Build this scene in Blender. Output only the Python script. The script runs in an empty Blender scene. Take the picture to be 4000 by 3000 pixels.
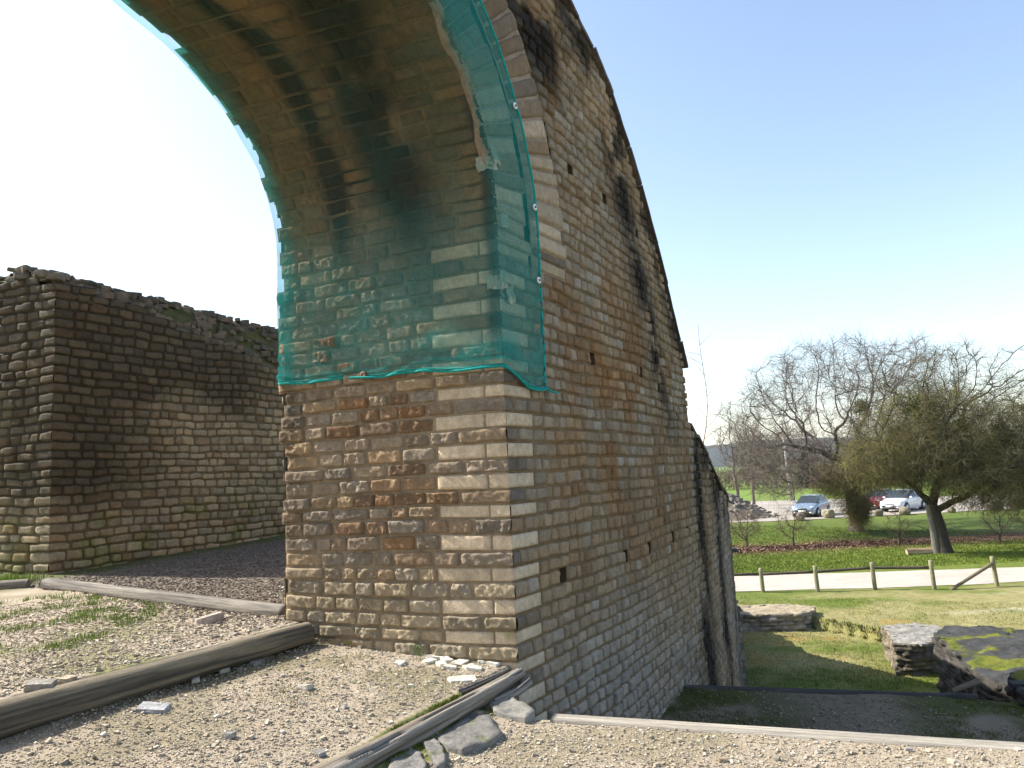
import bpy, math, numpy as np
from mathutils import Matrix, Vector, Euler
R = math.radians
sc = bpy.context.scene
# ---------------------------------------------------------------- camera, sky, sun, exposure
cam = bpy.data.cameras.new('camera'); camo = bpy.data.objects.new('camera', cam); sc.collection.objects.link(camo)
cam.sensor_width = 36; cam.lens = 26.0; cam.clip_end = 9000; cam.clip_start = .05
camo.matrix_world = Euler((R(97.0), 0, 0)).to_matrix().to_4x4() @ Matrix.Rotation(R(-2.8), 4, 'Z')
sc.camera = camo
SUN_AZ, SUN_EL = -71.5, 41.0            # azimuth clockwise from +Y
w = bpy.data.worlds.new('World'); sc.world = w; w.use_nodes = True
nt = w.node_tree; nt.nodes.clear()
sky = nt.nodes.new('ShaderNodeTexSky'); sky.sky_type = 'NISHITA'; sky.sun_disc = False
sky.sun_elevation = R(SUN_EL); sky.sun_rotation = R(SUN_AZ); sky.dust_density = 1.0; sky.air_density = 1.0; sky.ozone_density = 1.0
bg = nt.nodes.new('ShaderNodeBackground'); bg.inputs[1].default_value = .15
wo = nt.nodes.new('ShaderNodeOutputWorld'); wb = nt.nodes.new('ShaderNodeVectorMath'); wb.operation = 'MULTIPLY'; wb.inputs[1].default_value = (1.06, .985, .925); nt.links.new(sky.outputs[0], wb.inputs[0]); nt.links.new(wb.outputs[0], bg.inputs[0]); nt.links.new(bg.outputs[0], wo.inputs[0])
sl = bpy.data.lights.new('sun', 'SUN'); sl.energy = 4.6; sl.angle = R(.53); sl.color = (1, .95, .86)
so = bpy.data.objects.new('sun', sl); sc.collection.objects.link(so)
sd = Vector((math.sin(R(SUN_AZ)) * math.cos(R(SUN_EL)), math.cos(R(SUN_AZ)) * math.cos(R(SUN_EL)), math.sin(R(SUN_EL))))
so.rotation_euler = sd.to_track_quat('Z', 'Y').to_euler(); so.location = (-20, 10, 30)
sc.view_settings.view_transform = 'Standard'; sc.view_settings.look = 'None'; sc.view_settings.gamma = 1
sc.view_settings.exposure = 1.15
sc.render.engine = 'CYCLES'; sc.cycles.max_bounces = 8; sc.cycles.transparent_max_bounces = 24

# ---------------------------------------------------------------- helpers
rs = np.random.RandomState(11)
def hsh(ix, iy, iz, seed):
    with np.errstate(over='ignore'):
        h = (ix.astype(np.uint32) * np.uint32(374761393) + iy.astype(np.uint32) * np.uint32(668265263)
             + iz.astype(np.uint32) * np.uint32(2147483647) + np.uint32(seed) * np.uint32(1274126177))
        h = (h ^ (h >> np.uint32(13))) * np.uint32(1274126177)
        h = (h ^ (h >> np.uint32(16))) * np.uint32(2246822519)
        h = h ^ (h >> np.uint32(13))
    return (h & np.uint32(0xffffff)).astype(np.float64) / 16777215.
def vn(x, y, z=0., seed=0):
    x, y, z = np.broadcast_arrays(np.asarray(x, float), np.asarray(y, float), np.asarray(z, float))
    x0 = np.floor(x); y0 = np.floor(y); z0 = np.floor(z)
    fx = x - x0; fy = y - y0; fz = z - z0
    fx = fx * fx * (3 - 2 * fx); fy = fy * fy * (3 - 2 * fy); fz = fz * fz * (3 - 2 * fz)
    a, b, c = x0.astype(np.int64), y0.astype(np.int64), z0.astype(np.int64)
    def L(i, j, k): return hsh(a + i, b + j, c + k, seed)
    v00 = L(0,0,0) * (1-fx) + L(1,0,0) * fx; v10 = L(0,1,0) * (1-fx) + L(1,1,0) * fx
    v01 = L(0,0,1) * (1-fx) + L(1,0,1) * fx; v11 = L(0,1,1) * (1-fx) + L(1,1,1) * fx
    return (v00 * (1-fy) + v10 * fy) * (1-fz) + (v01 * (1-fy) + v11 * fy) * fz
def fbm(x, y, z=0., seed=0, o=3):
    s = 0; a = 1.; t = 0; f = 1.
    for i in range(o):
        s = s + a * vn(x * f, y * f, np.asarray(z) * f, seed + i * 17); t += a; a *= .5; f *= 2.03
    return s / t
def sst(a, b, x):
    t = np.clip((x - a) / (b - a), 0, 1); return t * t * (3 - 2 * t)
def mixc(a, b, t):
    t = np.asarray(t)[..., None]; return np.asarray(a) * (1 - t) + np.asarray(b) * t

def tag(o, label=None, cat=None, group=None, kind=None):
    if label: o['label'] = label
    if cat: o['category'] = cat
    if group: o['group'] = group
    if kind: o['kind'] = kind
    return o
def empty(name, loc, label, cat, group=None, rz=0):
    o = bpy.data.objects.new(name, None); sc.collection.objects.link(o); o.location = loc; o.rotation_euler = (0, 0, rz)
    return tag(o, label, cat, group)
def mk(name, V, F, mat, parent=None, col=None, smooth=False, loc=None, local=False):
    """V (n,3) world coordinates (local if local=True); F list of (k,m) index arrays"""
    V = np.asarray(V, float).reshape(-1, 3).copy()
    if not isinstance(F, list): F = [F]
    if parent is not None and not local: V -= np.array(parent.location)
    if loc is not None and not local: V -= np.array(loc)
    me = bpy.data.meshes.new(name)
    F = [np.asarray(f, np.int64) for f in F if len(f)]
    li = np.concatenate([f.ravel() for f in F]); tot = np.concatenate([np.full(len(f), f.shape[1]) for f in F])
    st = np.concatenate([[0], np.cumsum(tot)[:-1]])
    me.vertices.add(len(V)); me.vertices.foreach_set('co', V.astype(np.float32).ravel())
    me.loops.add(len(li)); me.loops.foreach_set('vertex_index', li.astype(np.int32))
    me.polygons.add(len(tot)); me.polygons.foreach_set('loop_start', st.astype(np.int32))
    if smooth: me.polygons.foreach_set('use_smooth', np.ones(len(tot), bool))
    me.update(calc_edges=True)
    if col is not None:
        col = np.asarray(col, float)
        if col.ndim == 1: col = np.tile(col, (len(V), 1))
        c4 = np.concatenate([col[:, :3], np.ones((len(V), 1))], 1) if col.shape[1] == 3 else col
        at = me.color_attributes.new('Col', 'FLOAT_COLOR', 'POINT'); at.data.foreach_set('color', c4.astype(np.float32).ravel())
    me.validate(); me.materials.append(mat)
    o = bpy.data.objects.new(name, me); sc.collection.objects.link(o)
    if parent is not None: o.parent = parent
    if loc is not None: o.location = loc
    return o
class Bag:
    def __init__(s): s.V = []; s.F = {}; s.C = []; s.n = 0
    def add(s, V, F, C=None):
        V = np.asarray(V, float).reshape(-1, 3)
        if not isinstance(F, list): F = [F]
        for f in F:
            f = np.asarray(f, np.int64)
            if len(f): s.F.setdefault(f.shape[1], []).append(f + s.n)
        if C is None: C = (.5, .5, .5)
        C = np.asarray(C, float)
        if C.ndim == 1: C = np.tile(C, (len(V), 1))
        s.V.append(V); s.C.append(C); s.n += len(V)
    def mk(s, name, mat, parent=None, **k):
        return mk(name, np.concatenate(s.V), [np.concatenate(f) for f in s.F.values()], mat, parent, col=np.concatenate(s.C), **k)
def gridf(n, m, wrap=False):
    i = np.arange(n - 1)[:, None]; j = np.arange(m if wrap else m - 1)[None, :]; j2 = (j + 1) % m
    return np.stack([i * m + j, i * m + j2, (i + 1) * m + j2, (i + 1) * m + j], -1).reshape(-1, 4)

def N(nt, t, **k):
    n = nt.nodes.new(t)
    for a, b in k.items(): setattr(n, a, b)
    return n
def material(name, base=None, rough=.9, scale=30., amp=.5, bump=.3, bscale=80., bdist=.01, stretch=None, spec=.2, big=None, metal=0, coord='Object'):
    """procedural: vertex colour or base times layered noise, plus noise bump"""
    m = bpy.data.materials.new(name); m.use_nodes = True; nt = m.node_tree; b = nt.nodes['Principled BSDF']
    tc = N(nt, 'ShaderNodeTexCoord'); src = tc.outputs[coord]
    if stretch:
        mp = N(nt, 'ShaderNodeMapping'); mp.inputs['Scale'].default_value = stretch; nt.links.new(src, mp.inputs[0]); src = mp.outputs[0]
    if base is None:
        at = N(nt, 'ShaderNodeAttribute', attribute_name='Col'); c = at.outputs[0]
    else:
        rgb = N(nt, 'ShaderNodeRGB'); rgb.outputs[0].default_value = (*base, 1); c = rgb.outputs[0]
    for sc_, am in ((scale, amp), (scale * 4.3, amp * .8)) + (((big, amp),) if big else ()):
        n = N(nt, 'ShaderNodeTexNoise'); n.inputs['Scale'].default_value = sc_; n.inputs['Detail'].default_value = 5; n.inputs['Roughness'].default_value = .65
        nt.links.new(src, n.inputs[0])
        mr = N(nt, 'ShaderNodeMapRange'); mr.inputs[1].default_value = .3; mr.inputs[2].default_value = .7
        mr.inputs[3].default_value = 1 - am; mr.inputs[4].default_value = 1 + am
        nt.links.new(n.outputs[0], mr.inputs[0])
        mx = N(nt, 'ShaderNodeVectorMath', operation='SCALE'); nt.links.new(c, mx.inputs[0]); nt.links.new(mr.outputs[0], mx.inputs['Scale']); c = mx.outputs[0]
    nt.links.new(c, b.inputs['Base Color'])
    b.inputs['Roughness'].default_value = rough; b.inputs['Specular IOR Level'].default_value = spec; b.inputs['Metallic'].default_value = metal
    if bump:
        n = N(nt, 'ShaderNodeTexNoise'); n.inputs['Scale'].default_value = bscale; n.inputs['Detail'].default_value = 8; n.inputs['Roughness'].default_value = .7
        nt.links.new(src, n.inputs[0])
        bp = N(nt, 'ShaderNodeBump'); bp.inputs['Strength'].default_value = bump; bp.inputs['Distance'].default_value = bdist
        nt.links.new(n.outputs[0], bp.inputs['Height']); nt.links.new(bp.outputs[0], b.inputs['Normal'])
    return m
def plain(name, col, rough=.5, metal=0, spec=.5, coat=0):
    m = bpy.data.materials.new(name); m.use_nodes = True; b = m.node_tree.nodes['Principled BSDF']
    b.inputs['Base Color'].default_value = (*col, 1); b.inputs['Roughness'].default_value = rough; b.inputs['Metallic'].default_value = metal
    b.inputs['Specular IOR Level'].default_value = spec; b.inputs['Coat Weight'].default_value = coat
    return m
M_stone = material('stone', scale=18, amp=.22, bump=.7, bscale=70, bdist=.012)
M_mortar = material('mortar', scale=25, amp=.18, bump=.6, bscale=120, bdist=.006)
M_gravel = material('gravel_ground', scale=45, amp=.22, bump=.8, bscale=90, bdist=.012)
M_pebble = material('pebble', scale=40, amp=.12, bump=.3, bscale=100, bdist=.004)
M_lawn = material('lawn', scale=5, amp=.25, bump=.8, bscale=25, bdist=.05)
M_blade = material('grass_blade', scale=2, amp=.15, bump=0)
M_bark = material('bark', scale=14, amp=.25, bump=.6, bscale=22, bdist=.03)
M_twig = material('twig', scale=3, amp=.25, bump=0)
M_leaf = material('leaf', scale=3, amp=.35, bump=0)
M_wood = material('weathered_wood', scale=3, amp=.3, bump=.8, bscale=4, bdist=.012, stretch=(1, 22, 22))
M_rock = material('rock', scale=9, amp=.3, bump=.8, bscale=28, bdist=.02)
M_track = material('pale_track', scale=.8, amp=.1, bump=.5, bscale=8, bdist=.03)
M_coping = material('coping_stone', scale=7, amp=.4, bump=.7, bscale=30, bdist=.02)

# ---------------------------------------------------------------- masonry machinery
def cells_rows(rows, ulim, wr, rr, inset=0.008):
    """rows: boundaries; ulim(zmid)->(u0,u1); wr=(min,max) stone length"""
    out = []
    for k in range(len(rows) - 1):
        z0, z1 = rows[k], rows[k + 1]; lim = ulim(k, (z0 + z1) / 2)
        if lim is None: continue
        u, e = lim; segs = [u]
        while u < e:
            st = rr.uniform(*wr) * (1 if rr.rand() > .12 else 1.5)
            if e - (u + st) < wr[0] * .8: st = e - u
            u += st; segs.append(min(u, e))
        for a, b in zip(segs[:-1], segs[1:]):
            if b - a > .02: out.append([a, b, z0, z1])
    return out
def masonry(cells, mapf, colf, dep=(.012, .03), rough=.010, au=None, av=None, seed=3, gap=.008, kround=.08, name='', mat=None, parent=None,
            smooth=True, mcol=(.30, .24, .16), openL=None, holes=None, flags=None, wob=.006, nf=13):
    """cells (n,4) u0,u1,v0,v1; flags (n,): 1 = dressed cream ashlar"""
    c = np.array(cells, float); n = len(c); rr = np.random.RandomState(seed)
    flags = np.zeros(n) if flags is None else np.asarray(flags, float)
    oL = np.zeros(n) if openL is None else np.asarray(openL, float)
    hole = np.zeros(n, bool) if holes is None else np.asarray(holes, bool)
    au = np.array(au if au is not None else [0, .05, .15, .32, .5, .68, .85, .95, 1]); av = np.array(av if av is not None else [0, .09, .25, .5, .75, .91, 1])
    B = Bag()
    # backing mortar: a subdivided quad per cell (recess box at a hole)
    for hh, sel in ((0, ~hole),):
        cc = c[sel]; k = len(cc)
        b0 = np.where(oL[sel] > 0, np.maximum(cc[:, 0], 0), cc[:, 0]); uu = np.stack([b0, cc[:, 1], cc[:, 1], b0], 1); vv = np.stack([cc[:, 2], cc[:, 2], cc[:, 3], cc[:, 3]], 1)
        P = mapf(uu, vv, np.zeros_like(uu)); fc = np.arange(4 * k).reshape(k, 4)
        mc = np.array(mcol) * (0.75 + .5 * fbm(uu * 1.5, vv * 1.5, seed * 3.1, 5))[..., None] * stainf(name, uu, vv)
        B.add(P.reshape(-1, 3), fc, mc.reshape(-1, 3))
    for (a, b, v0, v1) in c[hole]:
        uu = np.array([a, b, b, a] * 2); vv = np.array([v0, v0, v1, v1] * 2); hh = np.array([0] * 4 + [-.3] * 4)
        P = mapf(uu, vv, hh); B.add(P, np.array([[4,5,6,7],[0,1,5,4],[1,2,6,5],[2,3,7,6],[3,0,4,7]]), np.array(mcol) * .5)
    s = ~hole; c = c[s]; flags = flags[s]; oL = oL[s]; n = len(c)
    g = np.where(flags > 0, gap * .5, gap)
    u0 = c[:, 0] + np.where(oL > 0, 0, g); u1 = c[:, 1] - g; v0 = c[:, 2] + g; v1 = c[:, 3] - g
    D = rr.uniform(dep[0], dep[1], n) * np.where(flags > 0, .75, 1) ; Dt = (rr.rand(n) - .5) * .012 * (flags == 0)
    if name == 'arch_lining': vt_ = sst(4.6, 5.4, (c[:, 2] + c[:, 3]) / 2); D = D * (1 - .5 * vt_); kv = 1 - .35 * vt_
    else: kv = np.ones(n)
    sh = (n, len(au), len(av)); e_ = lambda q: q[:, None, None]
    p = (2 * au - 1)[None, :, None] * np.ones(sh); q = (2 * av - 1)[None, None, :] * np.ones(sh)
    kr = e_(np.where(flags > 0, .01, kround * rr.uniform(.6, 1.3, n)))
    pe = np.where((p < 0) & (e_(oL) > 0), 0, p)
    pp = np.where((p < 0) & (e_(oL) > 0), p, p * np.sqrt(1 - kr * q * q)); qq = q * np.sqrt(1 - kr * pe * pe)
    U = e_((u0 + u1) / 2) + e_((u1 - u0) / 2) * pp; W = e_((v0 + v1) / 2) + e_((v1 - v0) / 2) * qq
    fl = 1 - e_(flags) * .9
    op = np.where((p < 0) & (e_(oL) > 0), 0, 1)
    U = U + (vn(U * 11, W * 11, e_(np.arange(n) * 1.7), seed) - .5) * 2 * wob * fl * op; W = W + (vn(U * 11, W * 11, e_(np.arange(n) * 2.3) + 9, seed + 1) - .5) * 2 * wob * fl
    e = np.maximum(np.abs(pe), np.abs(q)); prof = np.clip(1 - e ** 14, 0, 1) ** .55
    r1 = fbm(U * nf, W * nf, e_(np.arange(n) * .9), seed + 5, 3) - .5; r2 = np.abs(vn(U * nf * 2.2, W * nf * 2.2, e_(np.arange(n) * 1.3), seed + 8) - .5)
    H = prof * (e_(D) + e_(Dt) * pe + rough * fl * e_(rr.uniform(.4, 1.3, n) * kv) * (2.2 * r1 + 1.4 * (.25 - r2))) - .012 * (1 - prof)
    P = mapf(U, W, H)
    C = colf(c, n, rr, flags)[:, None, None, :] * (0.82 + .36 * fbm(U * 9, W * 9, e_(np.arange(n) * .37), seed + 9, 2))[..., None]
    C = C * stainf(name, U, W)
    fc = gridf(len(au), len(av)); per = len(au) * len(av)
    F = (fc[None] + (np.arange(n) * per)[:, None, None]).reshape(-1, 4)
    B2 = B; B2.add(P.reshape(-1, 3), F, C.reshape(-1, 3))
    return B2.mk(name, mat or M_stone, parent, smooth=smooth)

# ---------------------------------------------------------------- arch wall geometry (plan arc of radius 50 m)
P0 = np.array([-.067, 5.872]); TH0 = R(31.6); RAD = 42.
N0 = np.array([math.cos(TH0), -math.sin(TH0)]); CC = P0 - RAD * N0
def arc(s, off, z):
    th = TH0 - s / RAD
    return np.stack([CC[0] + (RAD + off) * np.cos(th), CC[1] - (RAD + off) * np.sin(th), z + 0 * s], -1)
RA = 1.95; ZS = 2.1; WT = 2.2; SK = .155; VB = -3.0
def prof(v):
    v = np.asarray(v, float); L0 = ZS - VB; ph = np.clip((v - L0) / RA, 0, math.pi); v3 = np.maximum(v - L0 - RA * math.pi, 0)
    s = -RA + RA * np.cos(ph); z = np.where(v < L0, VB + v, ZS + RA * np.sin(ph)) - v3
    return s, z, -np.cos(ph), -np.sin(ph)
def map_lin(wd, v, h):
    s, z, ns, nz = prof(v); fade = np.clip(wd / .6, 0, 1)
    z = z + .03 * (vn(wd * 1.2, v * 1.5, 3., 77) - .5) * fade
    return arc(s * (1 + .32 * np.clip(wd, 0, 2.3) / 2.2) + ns * h - SK * wd, -wd, z + nz * h)
def map_ring(a, v, h):
    s, z, ns, nz = prof(v); return arc(s - ns * a, h, z - nz * a)
def map_B(s, z, h):
    fade = np.clip((s - .45) / .8, 0, 1)
    z = z + (.05 * (vn(s * .7, z * 1.2, 1., 78) - .5) + .02 * (vn(s * 3, z * 3, 1., 79) - .5)) * fade
    h = h + .05 * (vn(s * .6, z * .6, 5., 80) - .5) * fade
    return arc(s, h, z)
TS = np.array([-12, -.5, 1, 1.6, 2.21, 2.93, 3.73, 4.66, 5.55, 5.6, 5.9, 8.7, 12.3, 12.6, 15, 18, 22.])
TZ = np.array([5.7, 5.65, 5.3, 4.94, 4.74, 4.32, 3.57, 2.56, 1.52, .62, .50, -.42, -.85, -1.3, -3.2, -3.7, -3.9])
def topz(s): return np.interp(s, TS, TZ)
def s_end(z):
    ss = np.linspace(-12, 22, 3400); ok = topz(ss) > z; return ss[ok].max() if ok.any() else None

def stainf(name, U, W):
    """stains: lichen black runs, rust brown weathering, moss; vault tone darker with height"""
    one = np.ones(U.shape + (3,))
    if name in ('outer_face',):
        n = fbm(U * 1.3, W * .35, 2., 31, 4); n2 = fbm(U * 2.6, W * 2.2, 2., 32, 3)
        k = np.exp(-((U - 5.95 + .5 * (n2 - .5)) / (.26 + .13 * np.clip(-W, 0, 3))) ** 2) * sst(.5, .1, W) * 1.1
        k = np.maximum(k, np.exp(-((U - 7.95 + .9 * (n2 - .5)) / .45) ** 2) * sst(-.2, -.5, W) * 1.0)
        k = np.maximum(k, np.exp(-((U - 10.6 + .9 * (n2 - .5)) / .8) ** 2) * .6)
        k = np.maximum(k, sst(.9, .15, topz(U) - W) * sst(.38, .6, n2) * .8)
        k = np.maximum(k, np.exp(-((U - 3.5 + .45 * (W - 2.2) ) / .42) ** 2) * sst(-.2, 1.2, W) * sst(.34, .5, n2) * .95)
        k = np.maximum(k, sst(3.0, 4.2, W) * np.exp(-((U - .8) / 1.0) ** 2) * sst(.28, .5, n2) * 1.0)
        dark = np.array([.07, .07, .075])
        out = mixc(one, dark * one, np.clip(np.clip(k, 0, 1) * (.95 + 1.2 * (n2 - .5)), 0, 1))
        br = np.exp(-((U - 1.9 - .3 * n) / 1.3) ** 2) * sst(-1.6, -.2, W) * sst(3.6, 1.5, W) * sst(.35, .65, n2)
        out = mixc(out, out * np.array([1.0, .74, .50]), br * .8)
        return mixc(out, out * np.array([1.05, 1.08, 1.15]), sst(-1.0, -2.4, W) * .8)
    if name == 'arch_lining':
        n = fbm(U * 1.4, W * .8, 4., 41, 4); n2 = fbm(U * 3, W * 3, 4., 42, 3); z = VB + W
        up = sst(1.2, 2.9, z)
        k = up * np.maximum(np.exp(-((U - .70 - .2 * np.sin(W * 1.3)) / .30) ** 2), .95 * np.exp(-((U - 1.65 + .3 * n) / .13) ** 2)) * sst(.30, .46, n * .6 + n2 * .4)
        out = mixc(one, np.array([.20, .16, .12]) * one, np.clip(k * 1.5, 0, 1))
        bd = np.maximum(np.exp(-((U - .33) / .22) ** 2), np.exp(-((U - 1.95) / .28) ** 2)) * sst(.3, .5, n2 + .1)
        out = mixc(out, out * np.array([.56, .42, .27]), up * .95); out = mixc(out, np.array([.75, .85, .75]) * out, up * bd)  # whole lining browner and darker towards the vault, paler bands on top
        out = mixc(out, out * np.array([.55, .58, .24]), sst(-1.1, -1.3, z) * sst(.50, .62, fbm(U * 3.5, W * 3.5, 8., 43, 3)) * .9)
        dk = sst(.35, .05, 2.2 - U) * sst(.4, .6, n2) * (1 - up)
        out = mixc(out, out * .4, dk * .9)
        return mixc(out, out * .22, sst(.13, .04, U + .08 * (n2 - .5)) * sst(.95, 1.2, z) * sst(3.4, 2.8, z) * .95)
    if name == 'ruin_face':
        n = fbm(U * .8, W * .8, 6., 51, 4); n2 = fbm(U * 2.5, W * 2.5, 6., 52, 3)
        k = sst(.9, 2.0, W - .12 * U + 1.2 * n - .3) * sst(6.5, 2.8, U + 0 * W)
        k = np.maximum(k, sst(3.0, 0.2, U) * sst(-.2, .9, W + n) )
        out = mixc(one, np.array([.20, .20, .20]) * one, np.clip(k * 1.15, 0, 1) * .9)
        out = mixc(out, np.array([.55, .7, .3]) * one, sst(.56, .66, n2) * sst(.3, -.6, W) * .6)
        return out
    return one
def col_A(c, n, rr, flags):
    uc = (c[:, 0] + c[:, 1]) / 2; z = VB + (c[:, 2] + c[:, 3]) / 2
    base = mixc([.32, .225, .13], [.225, .185, .14], rr.rand(n)); rust = np.exp(-((uc - .95) / .55) ** 2 - ((z + .05) / .75) ** 2)
    base = mixc(base, [.20, .108, .05], (rr.rand(n) < .05 + rust * .8) * rr.uniform(.2, .95, n)); base = mixc(base, [.40, .335, .22], sst(-.5, -1.0, z) * .5)
    cream = mixc([.60, .475, .325], [.52, .41, .275], rr.rand(n))
    return np.where(flags[:, None] > 0, cream, base * rr.uniform(.8, 1.2, (n, 1)))
def col_B(c, n, rr, flags):
    uc = (c[:, 0] + c[:, 1]) / 2; z = (c[:, 2] + c[:, 3]) / 2
    lf = fbm(uc * .9, z * 1.1, 0, 8, 3); lf2 = fbm(uc * 1.6 + 9, z * .8, 0, 18, 3)
    base = mixc([.285, .205, .12], [.25, .21, .155], np.clip(sst(.35, .65, lf) * .7 + rr.rand(n) * .35, 0, 1)); brn = sst(.45, .65, lf2) * sst(-1.9, -.6, z)
    base = mixc(base, [.19, .112, .052], np.clip(brn * .65 + (rr.rand(n) < .10) * .45, 0, .9)); base = mixc(base, [.30, .262, .212], sst(-.8, -2.2, z + .8 * (lf - .5)) * sst(5, 2, uc) * .65)
    base = mixc(base, [.31, .27, .215], (rr.rand(n) < .07) * .8); base = mixc(base, [.12, .105, .088], ((uc < .3) & (z > -2.6) & (rr.rand(n) < .6)) * rr.uniform(.3, .9, n))
    cream = mixc([.53, .43, .305], [.46, .37, .26], rr.rand(n))
    return np.where(flags[:, None] > 0, cream, base * rr.uniform(.84, 1.14, (n, 1)))
def col_ring(c, n, rr, flags):
    v_ = (c[:, 2] + c[:, 3]) / 2; pale = (rr.rand(n) < .6 * sst(6.3, 5.9, v_) + (c[:, 0] < .3) * .5 * sst(5.6, 5.2, v_))
    b = mixc([.24, .165, .095], [.17, .135, .10], rr.rand(n)); b = mixc(b, [.42, .335, .235], pale * rr.uniform(.6, 1, n))
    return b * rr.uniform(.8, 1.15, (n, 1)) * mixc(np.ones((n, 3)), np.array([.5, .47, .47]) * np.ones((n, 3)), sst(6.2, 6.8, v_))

rr = np.random.RandomState(5)
rows = [-5.5]
while rows[-1] < 5.9: rows.append(rows[-1] + .118 + rr.uniform(-.012, .012))
ROW = np.array(rows)
wall = empty('arched_stone_wall', (float(P0[0]), float(P0[1]), -1.6), 'tall curved stone wall pierced by a round arch draped in green netting', 'wall')
# lining: jamb and soffit, one course system continuing over the arch
rrv = np.random.RandomState(9); rv = list(ROW[(ROW > VB + .05) & (ROW < 2.2)] - VB)
vend = (ZS - VB) * 2 + RA * math.pi - 1.0
while rv[-1] < vend: rv.append(rv[-1] + rrv.uniform(.10, .16))
cl = []; fl = []; ol = []
for k in range(len(rv) - 1):
    zm = VB + (rv[k] + rv[k + 1]) / 2; e = WT + rrv.uniform(-.05, .06)
    if zm < 2.1 and k % 2 == 0:
        t1 = .17 + rrv.uniform(-.01, .01); t2 = t1 + .46 + rrv.uniform(-.03, .03)
        cl += [[-.014, t1, rv[k], rv[k+1]], [t1, t2, rv[k], rv[k+1]]]; fl += [1, 1]; ol += [1, 0]; u = t2
    else:
        t1 = rrv.uniform(.24, .48); cl.append([-.02, t1, rv[k], rv[k+1]]); fl.append(0); ol.append(1); u = t1
    while u < e - .01:
        st = rrv.uniform(.16, .40)
        if e - (u + st) < .12: st = e - u
        cl.append([u, u + st, rv[k], rv[k+1]]); fl.append(0); ol.append(0); u += st
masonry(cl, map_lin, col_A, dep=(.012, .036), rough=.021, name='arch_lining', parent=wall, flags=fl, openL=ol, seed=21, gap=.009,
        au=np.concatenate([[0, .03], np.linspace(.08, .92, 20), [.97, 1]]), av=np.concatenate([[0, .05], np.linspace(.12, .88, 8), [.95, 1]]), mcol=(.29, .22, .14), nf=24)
# voussoir rings round the arch
v = (1.8 - VB); cl = []; fl = []
vt = (ZS - VB) + RA * math.pi + .5
while v < vt:
    d = rr.uniform(.10, .14); cl.append([-.01, .50 + rr.uniform(-.05, .05), v, v + d]); v += d
v = (1.8 - VB)
while v < vt:
    d = rr.uniform(.11, .19) * .72; cl.append([.56, 1.22 + rr.uniform(-.04, .05), v, v + d]); v += d
masonry(cl, map_ring, col_ring, dep=(.014, .03), rough=.008, name='voussoirs', parent=wall, flags=np.zeros(len(cl)), seed=23, gap=.006, kround=.12, mcol=(.28, .22, .17))
# outer face
Ze = {k: s_end((ROW[k] + ROW[k+1]) / 2) for k in range(len(ROW) - 1)}
HOLES = [(1.44,3.07),(2.36,2.99),(3.46,2.88),(1.71,1.11),(3.14,1.07),(3.9,.99),(4.76,.7),(.76,-.89),(2.24,-.93),(3.07,-.93),(4.08,-.9),(4.89,-.88)]
cl = []; fl = []; ol = []; ho = []
for k in range(len(ROW) - 1):
    z0, z1 = ROW[k], ROW[k+1]; zm = (z0 + z1) / 2; e = Ze[k]
    if e is None: continue
    ranges = []
    if zm > 1.8:
        s0 = 1.2 if zm < ZS else (-RA + math.sqrt(max((RA + 1.2) ** 2 - (zm - ZS) ** 2, 0)))
        ranges.append((s0, e, 0)); s1 = -2 * RA - (s0)
        if zm < 5.3: ranges.append((-11., -2 * RA - s0, 0))
        else: ranges[0] = (-11., e, 0)
    else:
        ranges += [(0, e, 1), (-11., -2 * RA, 0)]
    kk = int(np.argmin(np.abs(np.array(rv[:-1]) - (z0 - VB)))) if zm > VB else k
    for a, b, q in ranges:
        u = a
        if q:
            if kk % 2 == 0: t = .42 + rr.uniform(-.012, .012); f = 1
            else: t = rr.uniform(.10, .24); f = 0
            cl.append([-.016, t, z0, z1]); fl.append(f); ol.append(1); ho.append(0); u = t
        while u < b - .01:
            st = rr.uniform(.10, .24) if u < 9 else rr.uniform(.16, .30)
            h = [x for x in HOLES if z0 <= x[1] < z1 and u < x[0] < u + .3]
            if h and h[0][0] - u > .05:
                st = h[0][0] - u; cl.append([u, u + st, z0, z1]); fl.append(0); ol.append(0); ho.append(0); u += st
                cl.append([u, u + .12, z0, z1]); fl.append(0); ol.append(0); ho.append(1); u += .12; continue
            if b - (u + st) < .09: st = b - u
            cl.append([u, u + st, z0, z1]); fl.append(0); ol.append(0); ho.append(0); u += st
cl = np.array(cl)
near = cl[:, 0] < 30
masonry(cl, map_B, col_B, dep=(.008, .034), rough=.011, name='outer_face', parent=wall, flags=fl, openL=ol, holes=np.array(ho) > 0, seed=25, gap=.009,
        mcol=(.175, .125, .072), wob=.009)
# inner face and far bits (plain rubble courses, coarser)
ci = cells_rows(list(ROW[(ROW > -2)]), lambda k, z: None if s_end(z) is None else (-11., min(s_end(z), 22.)), (.2, .5), rr)
def opn(s_, z_): q = (s_ + .34) / 1.32; return (-2 * RA < q < 0) and z_ < ZS + math.sqrt(max(0, RA ** 2 - (q + RA) ** 2))
cj = []
for c in ci:
    zz_ = c[2] - .02
    if opn(c[0], zz_) and opn(c[1], zz_): continue
    c = list(c)
    while opn(c[1], zz_): c[1] -= .02
    while opn(c[0], zz_): c[0] += .02
    if c[1] - c[0] > .05 and not opn((c[0] + c[1]) / 2, zz_): cj.append(c)
ci = cj
masonry(ci, lambda s, z, h: arc(s, -WT - h - .005, z), col_B, name='inner_face', parent=wall, au=[0, .12, .5, .88, 1], av=[0, .2, .8, 1], seed=27)
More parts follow.
